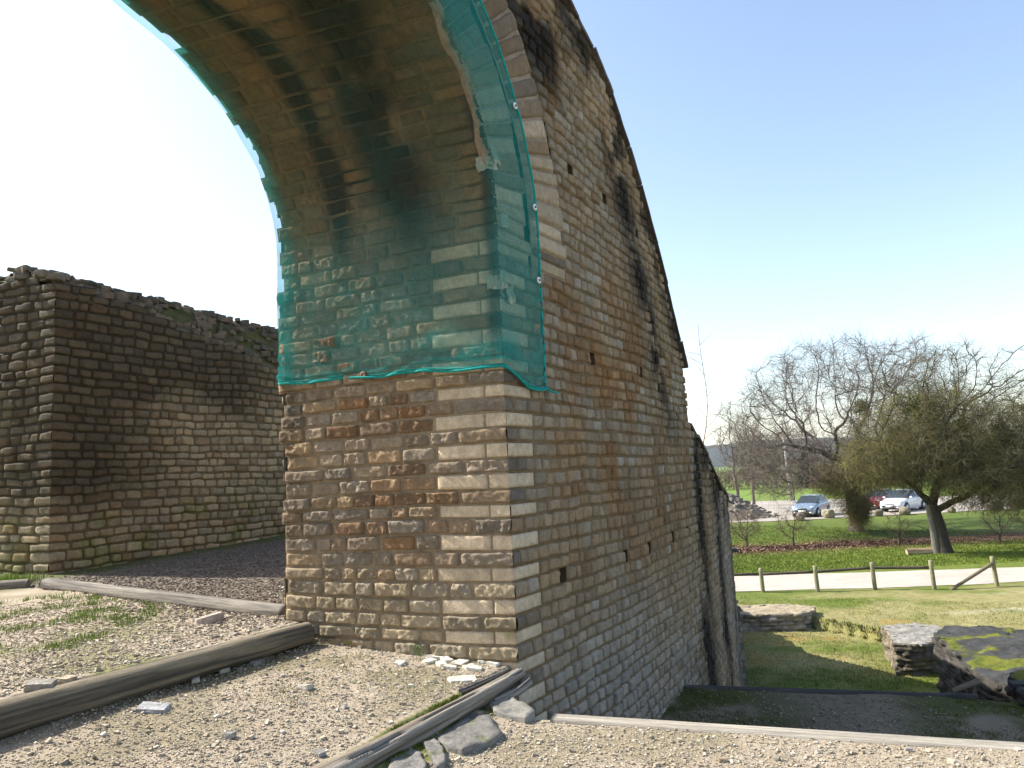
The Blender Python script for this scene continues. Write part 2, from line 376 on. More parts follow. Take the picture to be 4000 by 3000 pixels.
# solid core top + coping slabs following the rake
ss = np.concatenate([np.linspace(-11, 5.57, 90), np.linspace(5.6, 22, 80)]); B = Bag()
T = topz(ss) - .02
V = np.stack([arc(ss, -.01, T), arc(ss, -WT, T)], 1).reshape(-1, 3); B.add(V, gridf(len(ss), 2), (.2, .17, .13))
B.mk('wall_core', M_stone, wall)
def hexslab(B, corners, t, col, seed, amp=.012):
    """corners: 4 pts of the underside (world), extruded t along the normal, subdivided with noise"""
    c = np.array(corners); nrm = np.cross(c[1] - c[0], c[3] - c[0]); nrm /= np.linalg.norm(nrm)
    if nrm[2] < 0: nrm = -nrm
    k = np.array([0, .02, .2, .4, .6, .8, .98, 1.]); a, b = np.meshgrid(k, k, indexing='ij')
    bot = (c[0] * ((1-a)*(1-b))[..., None] + c[1] * (a*(1-b))[..., None] + c[2] * (a*b)[..., None] + c[3] * ((1-a)*b)[..., None])
    nz = lambda P, s: (fbm(P[..., 0] * 7, P[..., 1] * 7, P[..., 2] * 7 + s, seed) - .5)[..., None] * amp * 2
    edge = np.minimum(np.minimum(a, 1-a), np.minimum(b, 1-b)); ew = np.where(edge == 0, -.12, 0)[..., None] * t
    top = bot + nrm * (t + nz(bot, 3)) + nrm * ew
    mid = (c.mean(0) - bot) * np.where(edge == 0, .0, 0)[..., None]
    bot = bot + nrm * nz(bot, 9) * .6
    n = len(k); V = np.concatenate([bot.reshape(-1, 3), top.reshape(-1, 3)]); g = gridf(n, n); F = [g[:, ::-1], g + n * n]
    idx = np.arange(n * n).reshape(n, n); ring = np.concatenate([idx[:-1, 0], idx[-1, :-1], idx[:0:-1, -1], idx[0, :0:-1]])
    r2 = np.roll(ring, -1); F.append(np.stack([ring, r2, r2 + n * n, ring + n * n], 1)); 
    V = V + (fbm(V[:, 0:1] * 12, V[:, 1:2] * 12, V[:, 2:3] * 12, seed + 4) - .5) * amp
    B.add(V, F, np.array(col))
B = Bag(); rc = np.random.RandomState(12); s = .2
while s < 12.2:
    L = rc.uniform(.38, .62)
    if s < 5.5 < s + L: L = 5.52 - s + .12
    e = s + L - .012; a0, a1 = topz(s) - .01, topz(min(e, 5.54) if s < 5.5 else e) - .01
    if s < 5.5 and e > 5.54: a1 = a0 - (e - s) * 1.1
    a0 += rc.uniform(-.005, .008); a1 += rc.uniform(-.005, .008); o = rc.uniform(.04, .065)
    if s > 5.5 and s < 5.62: a0 += .1
    w0 = o
    for wd in (.6, .55, .6, .6):
        hexslab(B, [arc(np.float64(s), w0, a0), arc(np.float64(e), w0, a1), arc(np.float64(e), w0 - wd + .02, a1), arc(np.float64(s), w0 - wd + .02, a0)], rc.uniform(.045, .06), np.array([.11, .092, .075]) * rc.uniform(.7, 1.3), rc.randint(999))
        w0 -= wd
    s += L
    if 5.6 < s < 5.7: s = 5.66
B.mk('coping', M_coping, wall, smooth=False)

# ---------------------------------------------------------------- debris netting
m = bpy.data.materials.new('teal_netting'); m.use_nodes = True; nt = m.node_tree; nt.nodes.clear()
out = N(nt, 'ShaderNodeOutputMaterial'); tr = N(nt, 'ShaderNodeBsdfTransparent'); df = N(nt, 'ShaderNodeBsdfDiffuse'); tl = N(nt, 'ShaderNodeBsdfTranslucent')
df.inputs[0].default_value = (.04, .38, .35, 1); tl.inputs[0].default_value = (.04, .48, .44, 1)
mx1 = N(nt, 'ShaderNodeMixShader'); mx1.inputs[0].default_value = .4; nt.links.new(df.outputs[0], mx1.inputs[1]); nt.links.new(tl.outputs[0], mx1.inputs[2])
at = N(nt, 'ShaderNodeAttribute', attribute_name='Col'); sp = N(nt, 'ShaderNodeSeparateColor'); nt.links.new(at.outputs[0], sp.inputs[0])
wv1 = N(nt, 'ShaderNodeMath', operation='SINE'); m1 = N(nt, 'ShaderNodeMath', operation='MULTIPLY'); m1.inputs[1].default_value = 420; nt.links.new(sp.outputs[1], m1.inputs[0]); nt.links.new(m1.outputs[0], wv1.inputs[0])
wv2 = N(nt, 'ShaderNodeMath', operation='SINE'); m2 = N(nt, 'ShaderNodeMath', operation='MULTIPLY'); m2.inputs[1].default_value = 420; nt.links.new(sp.outputs[2], m2.inputs[0]); nt.links.new(m2.outputs[0], wv2.inputs[0])
mxx = N(nt, 'ShaderNodeMath', operation='MAXIMUM'); nt.links.new(wv1.outputs[0], mxx.inputs[0]); nt.links.new(wv2.outputs[0], mxx.inputs[1])
ma = N(nt, 'ShaderNodeMath', operation='MULTIPLY_ADD'); ma.inputs[1].default_value = .10; nt.links.new(mxx.outputs[0], ma.inputs[0]); nt.links.new(sp.outputs[0], ma.inputs[2])
mx2 = N(nt, 'ShaderNodeMixShader'); nt.links.new(ma.outputs[0], mx2.inputs[0]); nt.links.new(tr.outputs[0], mx2.inputs[1]); nt.links.new(mx1.outputs[0], mx2.inputs[2]); nt.links.new(mx2.outputs[0], out.inputs[0])
M_net = m
M_hem = material('net_hem', base=(.012, .28, .25), scale=60, amp=.3, bump=.3, bscale=200)
net = empty('safety_netting', (-.6, 5.8, .8), 'translucent teal safety netting draped over the arch underside and its near edge', 'netting')
qs = np.concatenate([np.linspace(-.62, -.03, 16), [0], np.linspace(.03, 2.205, 60)])
def zbot(q): return np.where(q >= 0, .865 + .03 * q - .02 * np.sin(q * 4.2) ** 2, .865 - .16 * np.sin(np.clip(-q / .62, 0, 1) * 2.1))
vk = np.concatenate([[0, .004, .02, .04, .07, .1, .14, .18, .23, .29], np.linspace(.36, 8.0, 190)])
Q, K = np.meshgrid(qs, vk, indexing='ij'); Vv = zbot(Q) - VB + K
wr_ = np.sin(K * 70 + 5 * fbm(Q * 2.2, K * 3, 0, 61) * 3 + Q * 5)
fold = np.exp(-K / .20) * .022 * wr_ + np.exp(-K / .8) * .05 * (fbm(Q * 1.6, K * 9 + Q * 3, 0, 62) - .5) + .012 * (fbm(Q * 5, K * 1.5, 0, 68) - .5)
hh = .046 + fold + .035 * (fbm(Q * 2.2, K * 1.3, 0, 63) - .35) + .03 * np.exp(-((Q - 2.2) / .12) ** 2) * (vn(K * 3.5, 1, 1, 64) - .6)
PA = map_lin(np.maximum(Q, 0), Vv, hh); PBm = map_ring(np.maximum(-Q, 0), Vv, .045 + fold * .6 + .02 * (fbm(Q * 4, K * 3, 0, 65) - .5))
cw = sst(-.06, .04, Q)[..., None]
mid = (map_lin(np.zeros_like(Q), Vv, hh) + map_ring(np.zeros_like(Q), Vv, .05)) / 2
P = np.where((np.abs(Q) < .001)[..., None], mid, np.where((Q > 0)[..., None], PA, PBm))
dens = .245 + .30 * np.exp(-K / .13) * sst(-.2, .9, wr_) + .22 * np.exp(-K / .7) * sst(.55, .68, fbm(Q * 1.6, K * 9 + Q * 3, 0, 62)) + .15 * (fbm(Q * 3, K * 3, 0, 66) - .4) + .17 * sst(.05, -.05, Q) + .34 * sst(1.95, 2.2, Q) - .20 * sst(.7, 1.8, K) * sst(-.02, .05, Q) - .05 * sst(-.02, -.06, Q) * sst(3.2, 2.2, K)
Cn = np.stack([np.clip(dens, .05, .95), Q + 1, Vv], -1)
mk('net_sheet', P.reshape(-1, 3), gridf(len(qs), len(vk)), M_net, net, col=Cn.reshape(-1, 3), smooth=True)
def tube(pts, rad, n=8, cap=True, seed=0, nz=0, close=False):
    pts = np.asarray(pts, float); k = len(pts); rad = np.broadcast_to(np.asarray(rad, float), (k,))
    t = np.gradient(pts, axis=0); t /= np.linalg.norm(t, axis=1)[:, None] + 1e-9
    ref = np.array([0, 0, 1.]) if abs(t.mean(0)[2]) < .8 else np.array([1., 0, 0])
    x = np.cross(t, ref); x /= np.linalg.norm(x, axis=1)[:, None] + 1e-9; y = np.cross(x, t)
    an = np.arange(n) * 2 * math.pi / n
    r = rad[:, None] * (1 + nz * (fbm(pts[:, 0:1] * 3 + np.cos(an) * 2, pts[:, 1:2] * 3 + np.sin(an) * 2, pts[:, 2:3] * 3, seed) - .5) * 2)
    V = pts[:, None] + r[..., None] * (np.cos(an)[None, :, None] * x[:, None] + np.sin(an)[None, :, None] * y[:, None])
    F = [gridf(k, n, True)]; V = V.reshape(-1, 3)
    if cap:
        V = np.concatenate([V, pts[:1], pts[-1:]]); i = np.arange(n); j = (i + 1) % n
        F.append(np.stack([j, i, np.full(n, k * n)], 1)); F.append(np.stack([i + (k-1)*n, j + (k-1)*n, np.full(n, k*n+1)], 1))
    return V, F
B = Bag(); B.add(*tube(P[:, 0], .011, 6), (.012, .28, .25)); B.add(*tube(P[:, 2] + 0, .006, 5), (.012, .28, .25)); B.mk('bottom_hem', M_hem, net, smooth=True)
B = Bag(); B.add(*tube(P[0], .012, 6), (.012, .25, .23)); B.add(*tube([P[0, 0], P[0, 0] + [.05, .03, -.03], P[0, 0] + [.10, .05, -.035]], [.012, .01, .006], 6), (.012, .28, .25)); B.mk('side_hem', M_hem, net, smooth=True)
M_white = plain('white_plastic', (.75, .75, .73), .5); M_dark = plain('dark_metal', (.03, .03, .03), .5)
def disc_ring(c, n, r0, r1, t):
    n = n / np.linalg.norm(n); x = np.cross(n, [0, 0, 1.]); x /= np.linalg.norm(x); y = np.cross(n, x); an = np.arange(20) * math.pi / 10
    d = np.cos(an)[:, None] * x + np.sin(an)[:, None] * y
    rings = [c + d * r0, c + d * r0 + n * t, c + d * r1 + n * t, c + d * r1]
    V = np.concatenate(rings); return V, [gridf(4, 20, True)]
for zz in (3.98, 3.20, 2.36, 1.70):
    vi = int(np.argmin(np.abs(P[1, :, 2] - zz) + (vk > 4.3) * 9)); c = P[1, vi]; wsh = Bag(); nn = np.array([N0[0], N0[1], 0])
    V, F = disc_ring(c + nn * .006, nn, .011, .030, .008); wsh.add(V, F, (.8, .8, .8)); wo_ = wsh.mk('washer', M_white, net)
    V, F = disc_ring(c + nn * .006, nn, .001, .009, .016); mk('bolt', V - np.array(net.location), F, M_dark, wo_, local=True)
c = P[qs.searchsorted(1.25), 2]; nA = np.array([-.386, -.922, 0]); V, F = disc_ring(c + nA * .01, nA, .003, .034, .015); mk('washer', V, F, plain('rusty_disc', (.12, .07, .04), .8), net)
# torn flaps of render/cloth hanging behind the net at the arris
B = Bag(); rf = np.random.RandomState(3)
for (a, zz, wd, ht) in [(.02, 1.62, .14, .12), (-.12, 1.55, .11, .15), (.03, 2.62, .13, .12), (-.05, 2.7, .09, .16), (-.08, 2.15, .12, .12)]:
    aa, bb = np.meshgrid(np.linspace(0, 1, 9), np.linspace(0, 1, 9), indexing='ij')
    edge = .25 * (vn(bb * 5, zz * 9, 1, 3) - .5)
    u = a + wd * (aa + edge - .5); vv = zz - VB - ht * (bb + .3 * (vn(aa * 5, zz * 7, 2, 4) - .5)); h = .02 + .025 * fbm(aa * 4, bb * 4, zz * 5, 7) * bb
    Pp = np.where((u > 0)[..., None], map_lin(np.maximum(u, 0), vv, h + .01), map_ring(np.maximum(-u, 0), vv, h + .01))
    B.add(Pp.reshape(-1, 3), gridf(9, 9), (.33, .33, .25))
B.mk('peeling_render', M_stone, wall, smooth=True)
# brown exposed strip along the arch edge behind the net
vv, aa = np.meshgrid(np.linspace(ZS - VB + .45, ZS - VB + 1.75, 90), np.linspace(0, 1, 9), indexing='ij')
wd_ = .035 + .085 * fbm(vv * 6, 1, 1, 5)
u = .03 + (aa - .5) * wd_ + .09 * (fbm(vv * 3.5, 2, 2, 6) - .5); hq = -.004 + .034 * np.sin(aa * math.pi) * (.5 + fbm(vv * 14, aa * 3, 0, 3))
Pp = np.where((u > 0)[..., None], map_lin(np.maximum(u, 0), vv, hq + .01), map_ring(np.maximum(-u, 0), vv, hq + .01))
mk('exposed_brick_strip', Pp.reshape(-1, 3), gridf(90, 9), M_stone, wall, col=mixc([.30, .14, .07], [.36, .26, .18], fbm(vv * 9, aa * 4, 0, 5)).reshape(-1, 3), smooth=True)

# ---------------------------------------------------------------- ruined wall on the left
QC = np.array([-7.10, 11.35]); dR = np.array([math.sin(R(26.8)), math.cos(R(26.8))]); nR = np.array([dR[1], -dR[0]]); dL = np.array([-.93, .368]); nL = np.array([-dL[1], dL[0]]) * -1
nL = np.array([-.368, -.93])
def planar(o, d, nrm, fade0=.5):
    def f(u, z, h):
        fd = np.clip((u - .1) / fade0, 0, 1); z = z + (.07 * (vn(u * .8, z, 2., 91) - .5) + .03 * (vn(u * 3, z * 3, 2., 92) - .5)) * fd; h = h + .08 * (vn(u * .7, z * .7, 3., 93) - .5) * fd
        return np.stack([o[0] + d[0] * u + nrm[0] * h, o[1] + d[1] * u + nrm[1] * h, z], -1)
    return f
mapR = planar(QC, dR, nR); mapL = planar(QC, dL, nL)
ruin = empty('ruined_wall', (float(QC[0]), float(QC[1]), -1.2), 'mossy broken-topped stone wall with a rounded corner, left of the arch', 'wall')
rr2 = np.random.RandomState(31); rw = [-1.9]
while rw[-1] < 4.2: rw.append(rw[-1] + rr2.uniform(.125, .175))
def topR(u): return 3.42 - .205 * u + .08 * vn(u * 2, 1, 1, 95)
def col_R(c, n, rr, flags):
    uc = (c[:, 0] + c[:, 1]) / 2; z = (c[:, 2] + c[:, 3]) / 2
    b = mixc([.33, .25, .145], [.27, .22, .145], rr.rand(n)); b = mixc(b, [.20, .12, .06], (rr.rand(n) < .10) * .6); b = mixc(b, [.30, .25, .16], (rr.rand(n) < .05) * .9)
    return b * rr.uniform(.75, 1.2, (n, 1))
clR = [c for c in cells_rows(rw, lambda k, z: (0, 14.), (.15, .36), rr2) if topR((c[0]+c[1])/2) > (c[2]+c[3])/2]
clL = [c for c in cells_rows(rw, lambda k, z: (0, 7.), (.18, .42), rr2) if 3.40 + .12 * c[0] > (c[2]+c[3])/2]
for i, c in enumerate(clR):
    if c[0] == 0: c[0] = -.028
for i, c in enumerate(clL):
    if c[0] == 0: c[0] = -.028
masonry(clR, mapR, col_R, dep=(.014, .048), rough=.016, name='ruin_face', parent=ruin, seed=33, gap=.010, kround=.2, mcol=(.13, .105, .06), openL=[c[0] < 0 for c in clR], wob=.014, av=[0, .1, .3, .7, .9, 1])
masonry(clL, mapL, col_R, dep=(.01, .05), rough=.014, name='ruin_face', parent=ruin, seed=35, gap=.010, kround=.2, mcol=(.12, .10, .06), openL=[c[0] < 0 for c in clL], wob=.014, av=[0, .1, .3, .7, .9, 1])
# crumbled mossy top
uu, bb = np.meshgrid(np.linspace(-.05, 14, 150), np.linspace(0, 1, 26), indexing='ij')
cr = 3.70 - .03 * uu + .16 * (fbm(uu * 1.3, bb * 1.5, 0, 96) - .5) + .10 * (fbm(uu * 4, bb * 3, 0, 97) - .5)
wid = 1.4
z0 = topR(uu); z = z0 + (cr - z0) * sst(0, .62, bb) + .12 * (fbm(uu * 3.5, bb * 7, 0, 98, 4) - .5) * sst(0, .15, bb) - .8 * sst(.85, 1, bb) - .20 * (bb < .01)
back = bb * wid
X = QC[0] + dR[0] * uu - nR[0] * back; Y = QC[1] + dR[1] * uu - nR[1] * back
mo = sst(.42, .58, fbm(uu * 1.4, bb * 3, 0, 99, 4)) * sst(.0, .1, bb) * (1 - .5 * sst(.5, .8, bb))
colr = mixc([.10, .08, .055], mixc([.035, .042, .01], [.10, .085, .02], vn(uu * 5, bb * 14, 0, 3)), mo)
mk('mossy_top', np.stack([X, Y, z], -1).reshape(-1, 3), gridf(150, 26), M_rock, ruin, col=colr.reshape(-1, 3), smooth=False)
uu, bb = np.meshgrid(np.linspace(.45, 7, 80), np.linspace(0, 1, 14), indexing='ij')
z = 3.40 + .12 * uu + .22 * sst(0, .4, bb) + .18 * (fbm(uu * 2, bb * 3, 0, 101) - .5)
X = QC[0] + dL[0] * uu - nL[0] * bb * (.15 + 1.85 * sst(.2, 3.0, uu)); Y = QC[1] + dL[1] * uu - nL[1] * bb * (.15 + 1.85 * sst(.2, 3.0, uu))
mk('mossy_top', np.stack([X, Y, z], -1).reshape(-1, 3), gridf(80, 14), M_rock, ruin, col=mixc([.14, .12, .09], [.10, .11, .03], sst(.4, .6, fbm(uu * 2, bb * 4, 0, 5))).reshape(-1, 3))
# back side body
B = Bag()
for a, b in (((QC - nR * 1.4), (QC - nR * 1.4 + dR * 14)), ((QC - nR * 1.4 + dR * 14), (QC + dR * 14))):
    B.add([[*a, -2], [*b, -2], [*b, 3.0], [*a, 3.0]], np.array([[0, 1, 2, 3]]), (.2, .17, .12))
B.mk('back_face', M_stone, ruin)

# ---------------------------------------------------------------- rocks
def cubesphere(k):
    g = np.linspace(-1, 1, k + 1); a, b = np.meshgrid(g, g, indexing='ij'); o = np.ones_like(a); Vs = []; Fs = []; n = 0
    for ax in range(3):
        for sg in (1, -1):
            P = [None] * 3; P[ax] = o * sg; P[(ax+1) % 3] = a; P[(ax+2) % 3] = b
            Vs.append(np.stack(P, -1).reshape(-1, 3)); f = gridf(k+1, k+1); Fs.append((f if sg > 0 else f[:, ::-1]) + n); n += (k+1) ** 2
    V = np.concatenate(Vs); return V, np.concatenate(Fs)
CS = {k: cubesphere(k) for k in (1, 2, 3, 5, 7)}
def rock(c, size, rz, seed, k=5, boxy=.5, amp=.16, tilt=(0, 0)):
    V, F = CS[k]; L = np.linalg.norm(V, axis=1)[:, None]; U = V / L; P = U * (1 - boxy) + V * boxy * .8
    P = P * (1 + amp * (fbm(U[:, 0:1] * 1.6 + seed, U[:, 1:2] * 1.6, U[:, 2:3] * 1.6, seed % 97, 3) - .5) * 2.5)
    P = P * np.array(size) / 2
    rot = np.array((Matrix.Rotation(rz, 3, 'Z') @ Matrix.Rotation(tilt[0], 3, 'X') @ Matrix.Rotation(tilt[1], 3, 'Y')))
    return P @ rot.T + np.array(c), F
# loose stones along the broken top of the ruin
B = Bag(); r3 = np.random.RandomState(44)
for i in range(760):
    u = r3.uniform(-.05, 13); b = r3.uniform(.02, .8); zc = topR(u) + (3.70 - .03 * u - topR(u)) * float(sst(0, .62, b)) + r3.uniform(-.02, .05)
    c = (QC[0] + dR[0]*u - nR[0]*b*1.4, QC[1] + dR[1]*u - nR[1]*b*1.4, zc); s_ = r3.uniform(.10, .30)
    B.add(*rock(c, (s_, s_ * r3.uniform(.5, .9), s_ * r3.uniform(.32, .6)), r3.uniform(0, 6), i, 3, .75, .1, (r3.uniform(-.2, .2), r3.uniform(-.2, .2))), mixc([.17, .13, .085], [.08, .072, .055], r3.rand()))
for i in range(90):
    u = r3.uniform(0, 6); b = r3.uniform(.0, .5); b *= min(1, .1 + u * .5); c = (QC[0] + dL[0]*u - nL[0]*b*2, QC[1] + dL[1]*u - nL[1]*b*2, 3.42 + .12 * u + .2 * b + r3.uniform(0, .1)); s_ = r3.uniform(.12, .35)
    B.add(*rock(c, (s_, s_ * .7, s_ * .4), r3.uniform(0, 6), i + 400, 3, .7, .1), mixc([.2, .17, .13], [.12, .11, .09], r3.rand()))
tag(B.mk('loose_rubble', M_rock, ruin), kind='stuff')

# ---------------------------------------------------------------- terrain
L1a, L1b = np.array([-1.87, 6.72]), np.array([-3.45, 4.15])
L3a, L3b = np.array([-.09, 5.79]), np.array([-1.12, 4.16])
L4a, L4b = np.array([.18, 5.1]), np.array([2.71, 4.29])
L5a, L5b = np.array([2.43, 9.42]), np.array([4.95, 8.60])
def side(p, a, b):
    d = b - a; return (d[0] * (p[1] - a[1]) - d[1] * (p[0] - a[0])) / np.linalg.norm(d)
def dist_out(x, y): return np.hypot(x - CC[0], y - CC[1]) - RAD       # >0: outside (right of) the arched wall face
def tz(x, y):
    """terrain height and zone: 0 field/lawn, 1 gravel terraces"""
    p = (x, y); o = dist_out(x, y)
    s1 = side(p, L1b, L1a); s3 = side(p, L3b, L3a); s4 = side(p, L4a, L4b)   # s1>0: left (upper) side of log 1
    n = fbm(x * .9, y * .9, 0, 71) - .5; nn = fbm(x * 5, y * 5, 0, 72) - .5
    t0 = -1.20 + .035 * np.clip(y - 10, 0, 8) + .05 * n + .015 * nn
    t1 = -1.46 + .10 * np.clip(s3, 0, 1.7) / 1.7 * .9 - .05 * np.clip(5 - y, 0, 2) + .05 * n + .015 * nn
    t2 = -1.62 + .03 * n + .012 * nn + .05 * np.exp(-(s3 / .3) ** 2)
    tp = -2.70 + .05 * n + .02 * nn
    z = np.where(s1 > .0, t0, np.where(s3 > .0, t1, t2))
    inner = o < -.05
    outz = np.where(s4 > 0.02, tp, t2)
    plat = (s4 > .02) & (side(p, L5a, L5b) < 0) & (x < 5.9 + .0 * y)
    pitl = -4.8 + .06 * (fbm(x * .5, y * .5, 0, 73) - .5) + .03 * nn
    # general field
    px_ = np.array([7.0, 8.34, 9.4, 10.4, 13.0]); py_ = np.array([22.1, 22.0, 20.0, 18.95, 18.2])
    edge = np.interp(x, px_, py_); f = sst(-.02, .16, y - edge - .12 * (fbm(x * 3, y * 3, 0, 74) - .5))
    field = -4.52 + .05 * (fbm(x * .3, y * .3, 0, 75) - .5) * sst(26, 15, y) + .0 * x
    field = field - .08 * sst(31, 39, y) + .60 * sst(40.5, 49.5, y + .6 * (fbm(x * .2, y * .2, 0, 76) - .5)) + .10 * (fbm(x * .4, y * .4, 0, 77) - .5) * sst(31.5, 35, y) * sst(52, 48, y)
    low = pitl * (1 - f) + field * f
    steep = sst(0, .03, s4)
    zo = np.where(s4 <= .02, t2, np.where(plat, tp, low))
    isin = inner & (y > -20)
    sw = (TH0 - np.arctan2(-(y - CC[1]), x - CC[0])) * RAD; drop = sst(12.0, 15.5, sw) * sst(-7, -4, o)
    z = z * (1 - drop) + np.minimum(z, -4.75) * drop
    z = np.where(isin, np.where((s4 > .0) & (s3 < 0) & (s1 < 0), t2, z), np.where((s4 <= .02), np.where(s3 > 0, t1, t2), zo))
    zone = np.where(isin | (s4 <= .02) | plat, 1, 0)
    # terrace only near; beyond 40 m on the inner side keep it level
    far = np.hypot(x, y) > 60
    z = np.where(far & isin, low, z); zone = np.where(far, 0, zone)
    return z, zone
az = np.concatenate([np.arange(-42, 42.01, .22), np.arange(44, 317, 4)]); az = np.radians(az)
r = [1.0]
while r[-1] < 2200: r.append(r[-1] * (1.0085 if r[-1] < 13 else 1.012 if r[-1] < 60 else 1.06))
r = np.array(r); Aq, Rq = np.meshgrid(az, r, indexing='ij'); X = Rq * np.sin(Aq); Y = Rq * np.cos(Aq)
Z, ZN = tz(X, Y)
far = Rq > 130
Z = Z + far * 0
nA, nR_ = X.shape; idx = np.arange(nA * nR_).reshape(nA, nR_)
fi = gridf(nA, nR_); wrapf = np.stack([idx[-1, :-1], idx[-1, 1:], idx[0, 1:], idx[0, :-1]], 1); fi = np.concatenate([fi, wrapf])
zf = ZN.ravel()[fi].max(1)
V = np.stack([X, Y, Z], -1).reshape(-1, 3)
def tcol(x, y):
    n = fbm(x * 1.3, y * 1.3, 0, 81, 4); n2 = fbm(x * 6, y * 6, 0, 82, 3); p = (x, y)
    g = mixc([.325, .262, .185], [.42, .355, .27], n2); g = mixc(g, [.20, .17, .09], sst(.50, .66, n) * .55); s1 = side(p, L1b, L1a); s3 = side(p, L3b, L3a); s4 = np.where(dist_out(x, y) < 0, -1., side(p, L4a, L4b))
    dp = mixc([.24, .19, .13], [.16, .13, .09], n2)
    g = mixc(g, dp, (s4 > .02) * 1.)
    moss = mixc([.05, .065, .012], [.10, .11, .02], n2)
    # moss: platform left side & right side, dark moss plus painted-in log shadow below log 1, beside log 0, beside log 3
    mo = sst(.5, .62, n) * sst(.05, .3, s4) * np.maximum(sst(3.3, 1.8, x + .25 * (8.5 - y)), sst(3.7, 5.0, x + .4*(8.5 - y)))
    g = mixc(g, moss, np.clip(mo * 1.6, 0, 1) * .9)
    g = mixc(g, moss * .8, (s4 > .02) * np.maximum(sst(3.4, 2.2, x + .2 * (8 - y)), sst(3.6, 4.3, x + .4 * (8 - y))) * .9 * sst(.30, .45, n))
    g = mixc(g, [.11, .09, .045], sst(-.50, -.12, s1) * (s1 < 0) * sst(.3, .45, n) * (s4 < 0) * .9)  # olive moss and the log's shadow, painted as one fading band
    g = mixc(g, [.17, .18, .05], (s1 > 0) * sst(.48, .6, n) * .6 * sst(8.5, 6, y))
    g = mixc(g, [.13, .15, .03], (s3 < .05) * (s3 > -.3) * (s4 < 0) * sst(.38, .5, n) * .9)
    g = mixc(g, [.24, .21, .12], (dist_out(x, y) < 0) * sst(.48, .62, n) * .5 * (s1 < 0) * sst(1.0, .3, np.abs(side(p, P0, P0 + np.array([-.928, .374])))))
    # far gravel in the passage: shade painted into its colour, moss against the ruin
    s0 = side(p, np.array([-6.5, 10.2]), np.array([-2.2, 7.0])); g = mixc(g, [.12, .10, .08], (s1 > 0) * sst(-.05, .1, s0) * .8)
    dw = (x - QC[0]) * nRr[0] + (y - QC[1]) * nRr[1]
    g = mixc(g, moss, (s1 > 0) * sst(1.0, .2, dw + (n - .5)) * sst(7, 10, y) * .9)
    return g
nRr = nR
def lcol(x, y):
    n = fbm(x * .35, y * .5, 0, 83, 4); n2 = fbm(x * 2.2, y * 2.2, 0, 84, 3); n3 = fbm(x * .12, y * 1.1, 0, 85, 3)
    green = mixc([.085, .125, .018], [.15, .175, .03], n2); dry = mixc([.26, .22, .085], [.34, .29, .15], n2)
    g = mixc(green, dry, sst(.40, .62, n + .1 * sst(25, 15, y)) * sst(27.5, 24.5, y) * .75)
    g = mixc(g, [.27, .17, .03], sst(.5, .62, n2) * sst(.45, .6, n) * sst(22, 21, y) * sst(15, 17, y) * sst(12, 10, x) * .7)          # orange moss
    g = mixc(g, [.50, .44, .34], sst(.40, .52, n3 + .1 * sst(13, 18, x)) * sst(20.3, 21.2, y) * sst(24.8, 23.6, y) * sst(11, 15, x) * .9)   # worn earth
    lm = np.exp(-((y - 40.2 - .02 * x) / 1.9) ** 2) * sst(.25, .45, n2 + .2)
    g = mixc(g, [.17, .095, .07], lm * .95)                                                           # leaf litter
    g = mixc(g, [.085, .125, .02], sst(41, 45, y) * sst(51, 49, y) * .7)
    g = mixc(g, [.14, .21, .035], sst(60, 90, y) * .9)
    return g
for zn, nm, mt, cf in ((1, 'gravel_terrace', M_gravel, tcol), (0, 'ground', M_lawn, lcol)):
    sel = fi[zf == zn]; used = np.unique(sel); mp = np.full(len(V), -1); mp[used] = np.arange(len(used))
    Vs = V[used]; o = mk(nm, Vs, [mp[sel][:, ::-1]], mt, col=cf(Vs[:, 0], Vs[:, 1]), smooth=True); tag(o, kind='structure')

def gz(x, y): return tz(np.asarray(x, float), np.asarray(y, float))[0]
def sheet(name, pl, pr, mt, col, off=.012, n=60, m=10):
    """strip between two polylines, draped on the terrain"""
    pl = np.array(pl); pr = np.array(pr); t = np.linspace(0, 1, n)
    def rs_(p):
        d = np.concatenate([[0], np.cumsum(np.linalg.norm(np.diff(p, axis=0), axis=1))]); d /= d[-1]; return np.stack([np.interp(t, d, p[:, 0]), np.interp(t, d, p[:, 1])], 1)
    a, b = rs_(pl), rs_(pr); q = np.linspace(0, 1, m)[None, :, None]; q = q + np.where((q == 0) | (q == 1), 1, 0) * (fbm(a[:, 0:1] * 1.5, a[:, 1:2] * 1.5, 0, 86)[:, :, None] - .5) * .05
    P = a[:, None] * (1 - q) + b[:, None] * q; z = gz(P[..., 0], P[..., 1]) + off
    c = np.array(col) * (.9 + .2 * fbm(P[..., 0] * .7, P[..., 1] * 2, 0, 87))[..., None]
    return tag(mk(name, np.concatenate([P, z[..., None]], -1).reshape(-1, 3), gridf(n, m)[:, ::-1], mt, col=c.reshape(-1, 3), smooth=True), kind='structure')
sheet('path', [(-2, 28.6), (7.5, 27.15), (12.1, 26.5), (15.5, 26.25), (19, 26.4), (30, 26.0)], [(-2, 32.0), (8.8, 30.7), (14, 30.1), (19.5, 29.5), (32, 29.0)], M_track, (.40, .355, .30), n=160, m=24)
sheet('parking_area', [(-5, 52), (14, 51.6), (19, 51.0), (34, 51.8), (48, 50.5), (70, 48)], [(-5, 82), (22, 80), (28, 77), (47, 68), (62, 64), (80, 58)], M_track, (.33, .295, .25), off=.03, n=90, m=30)
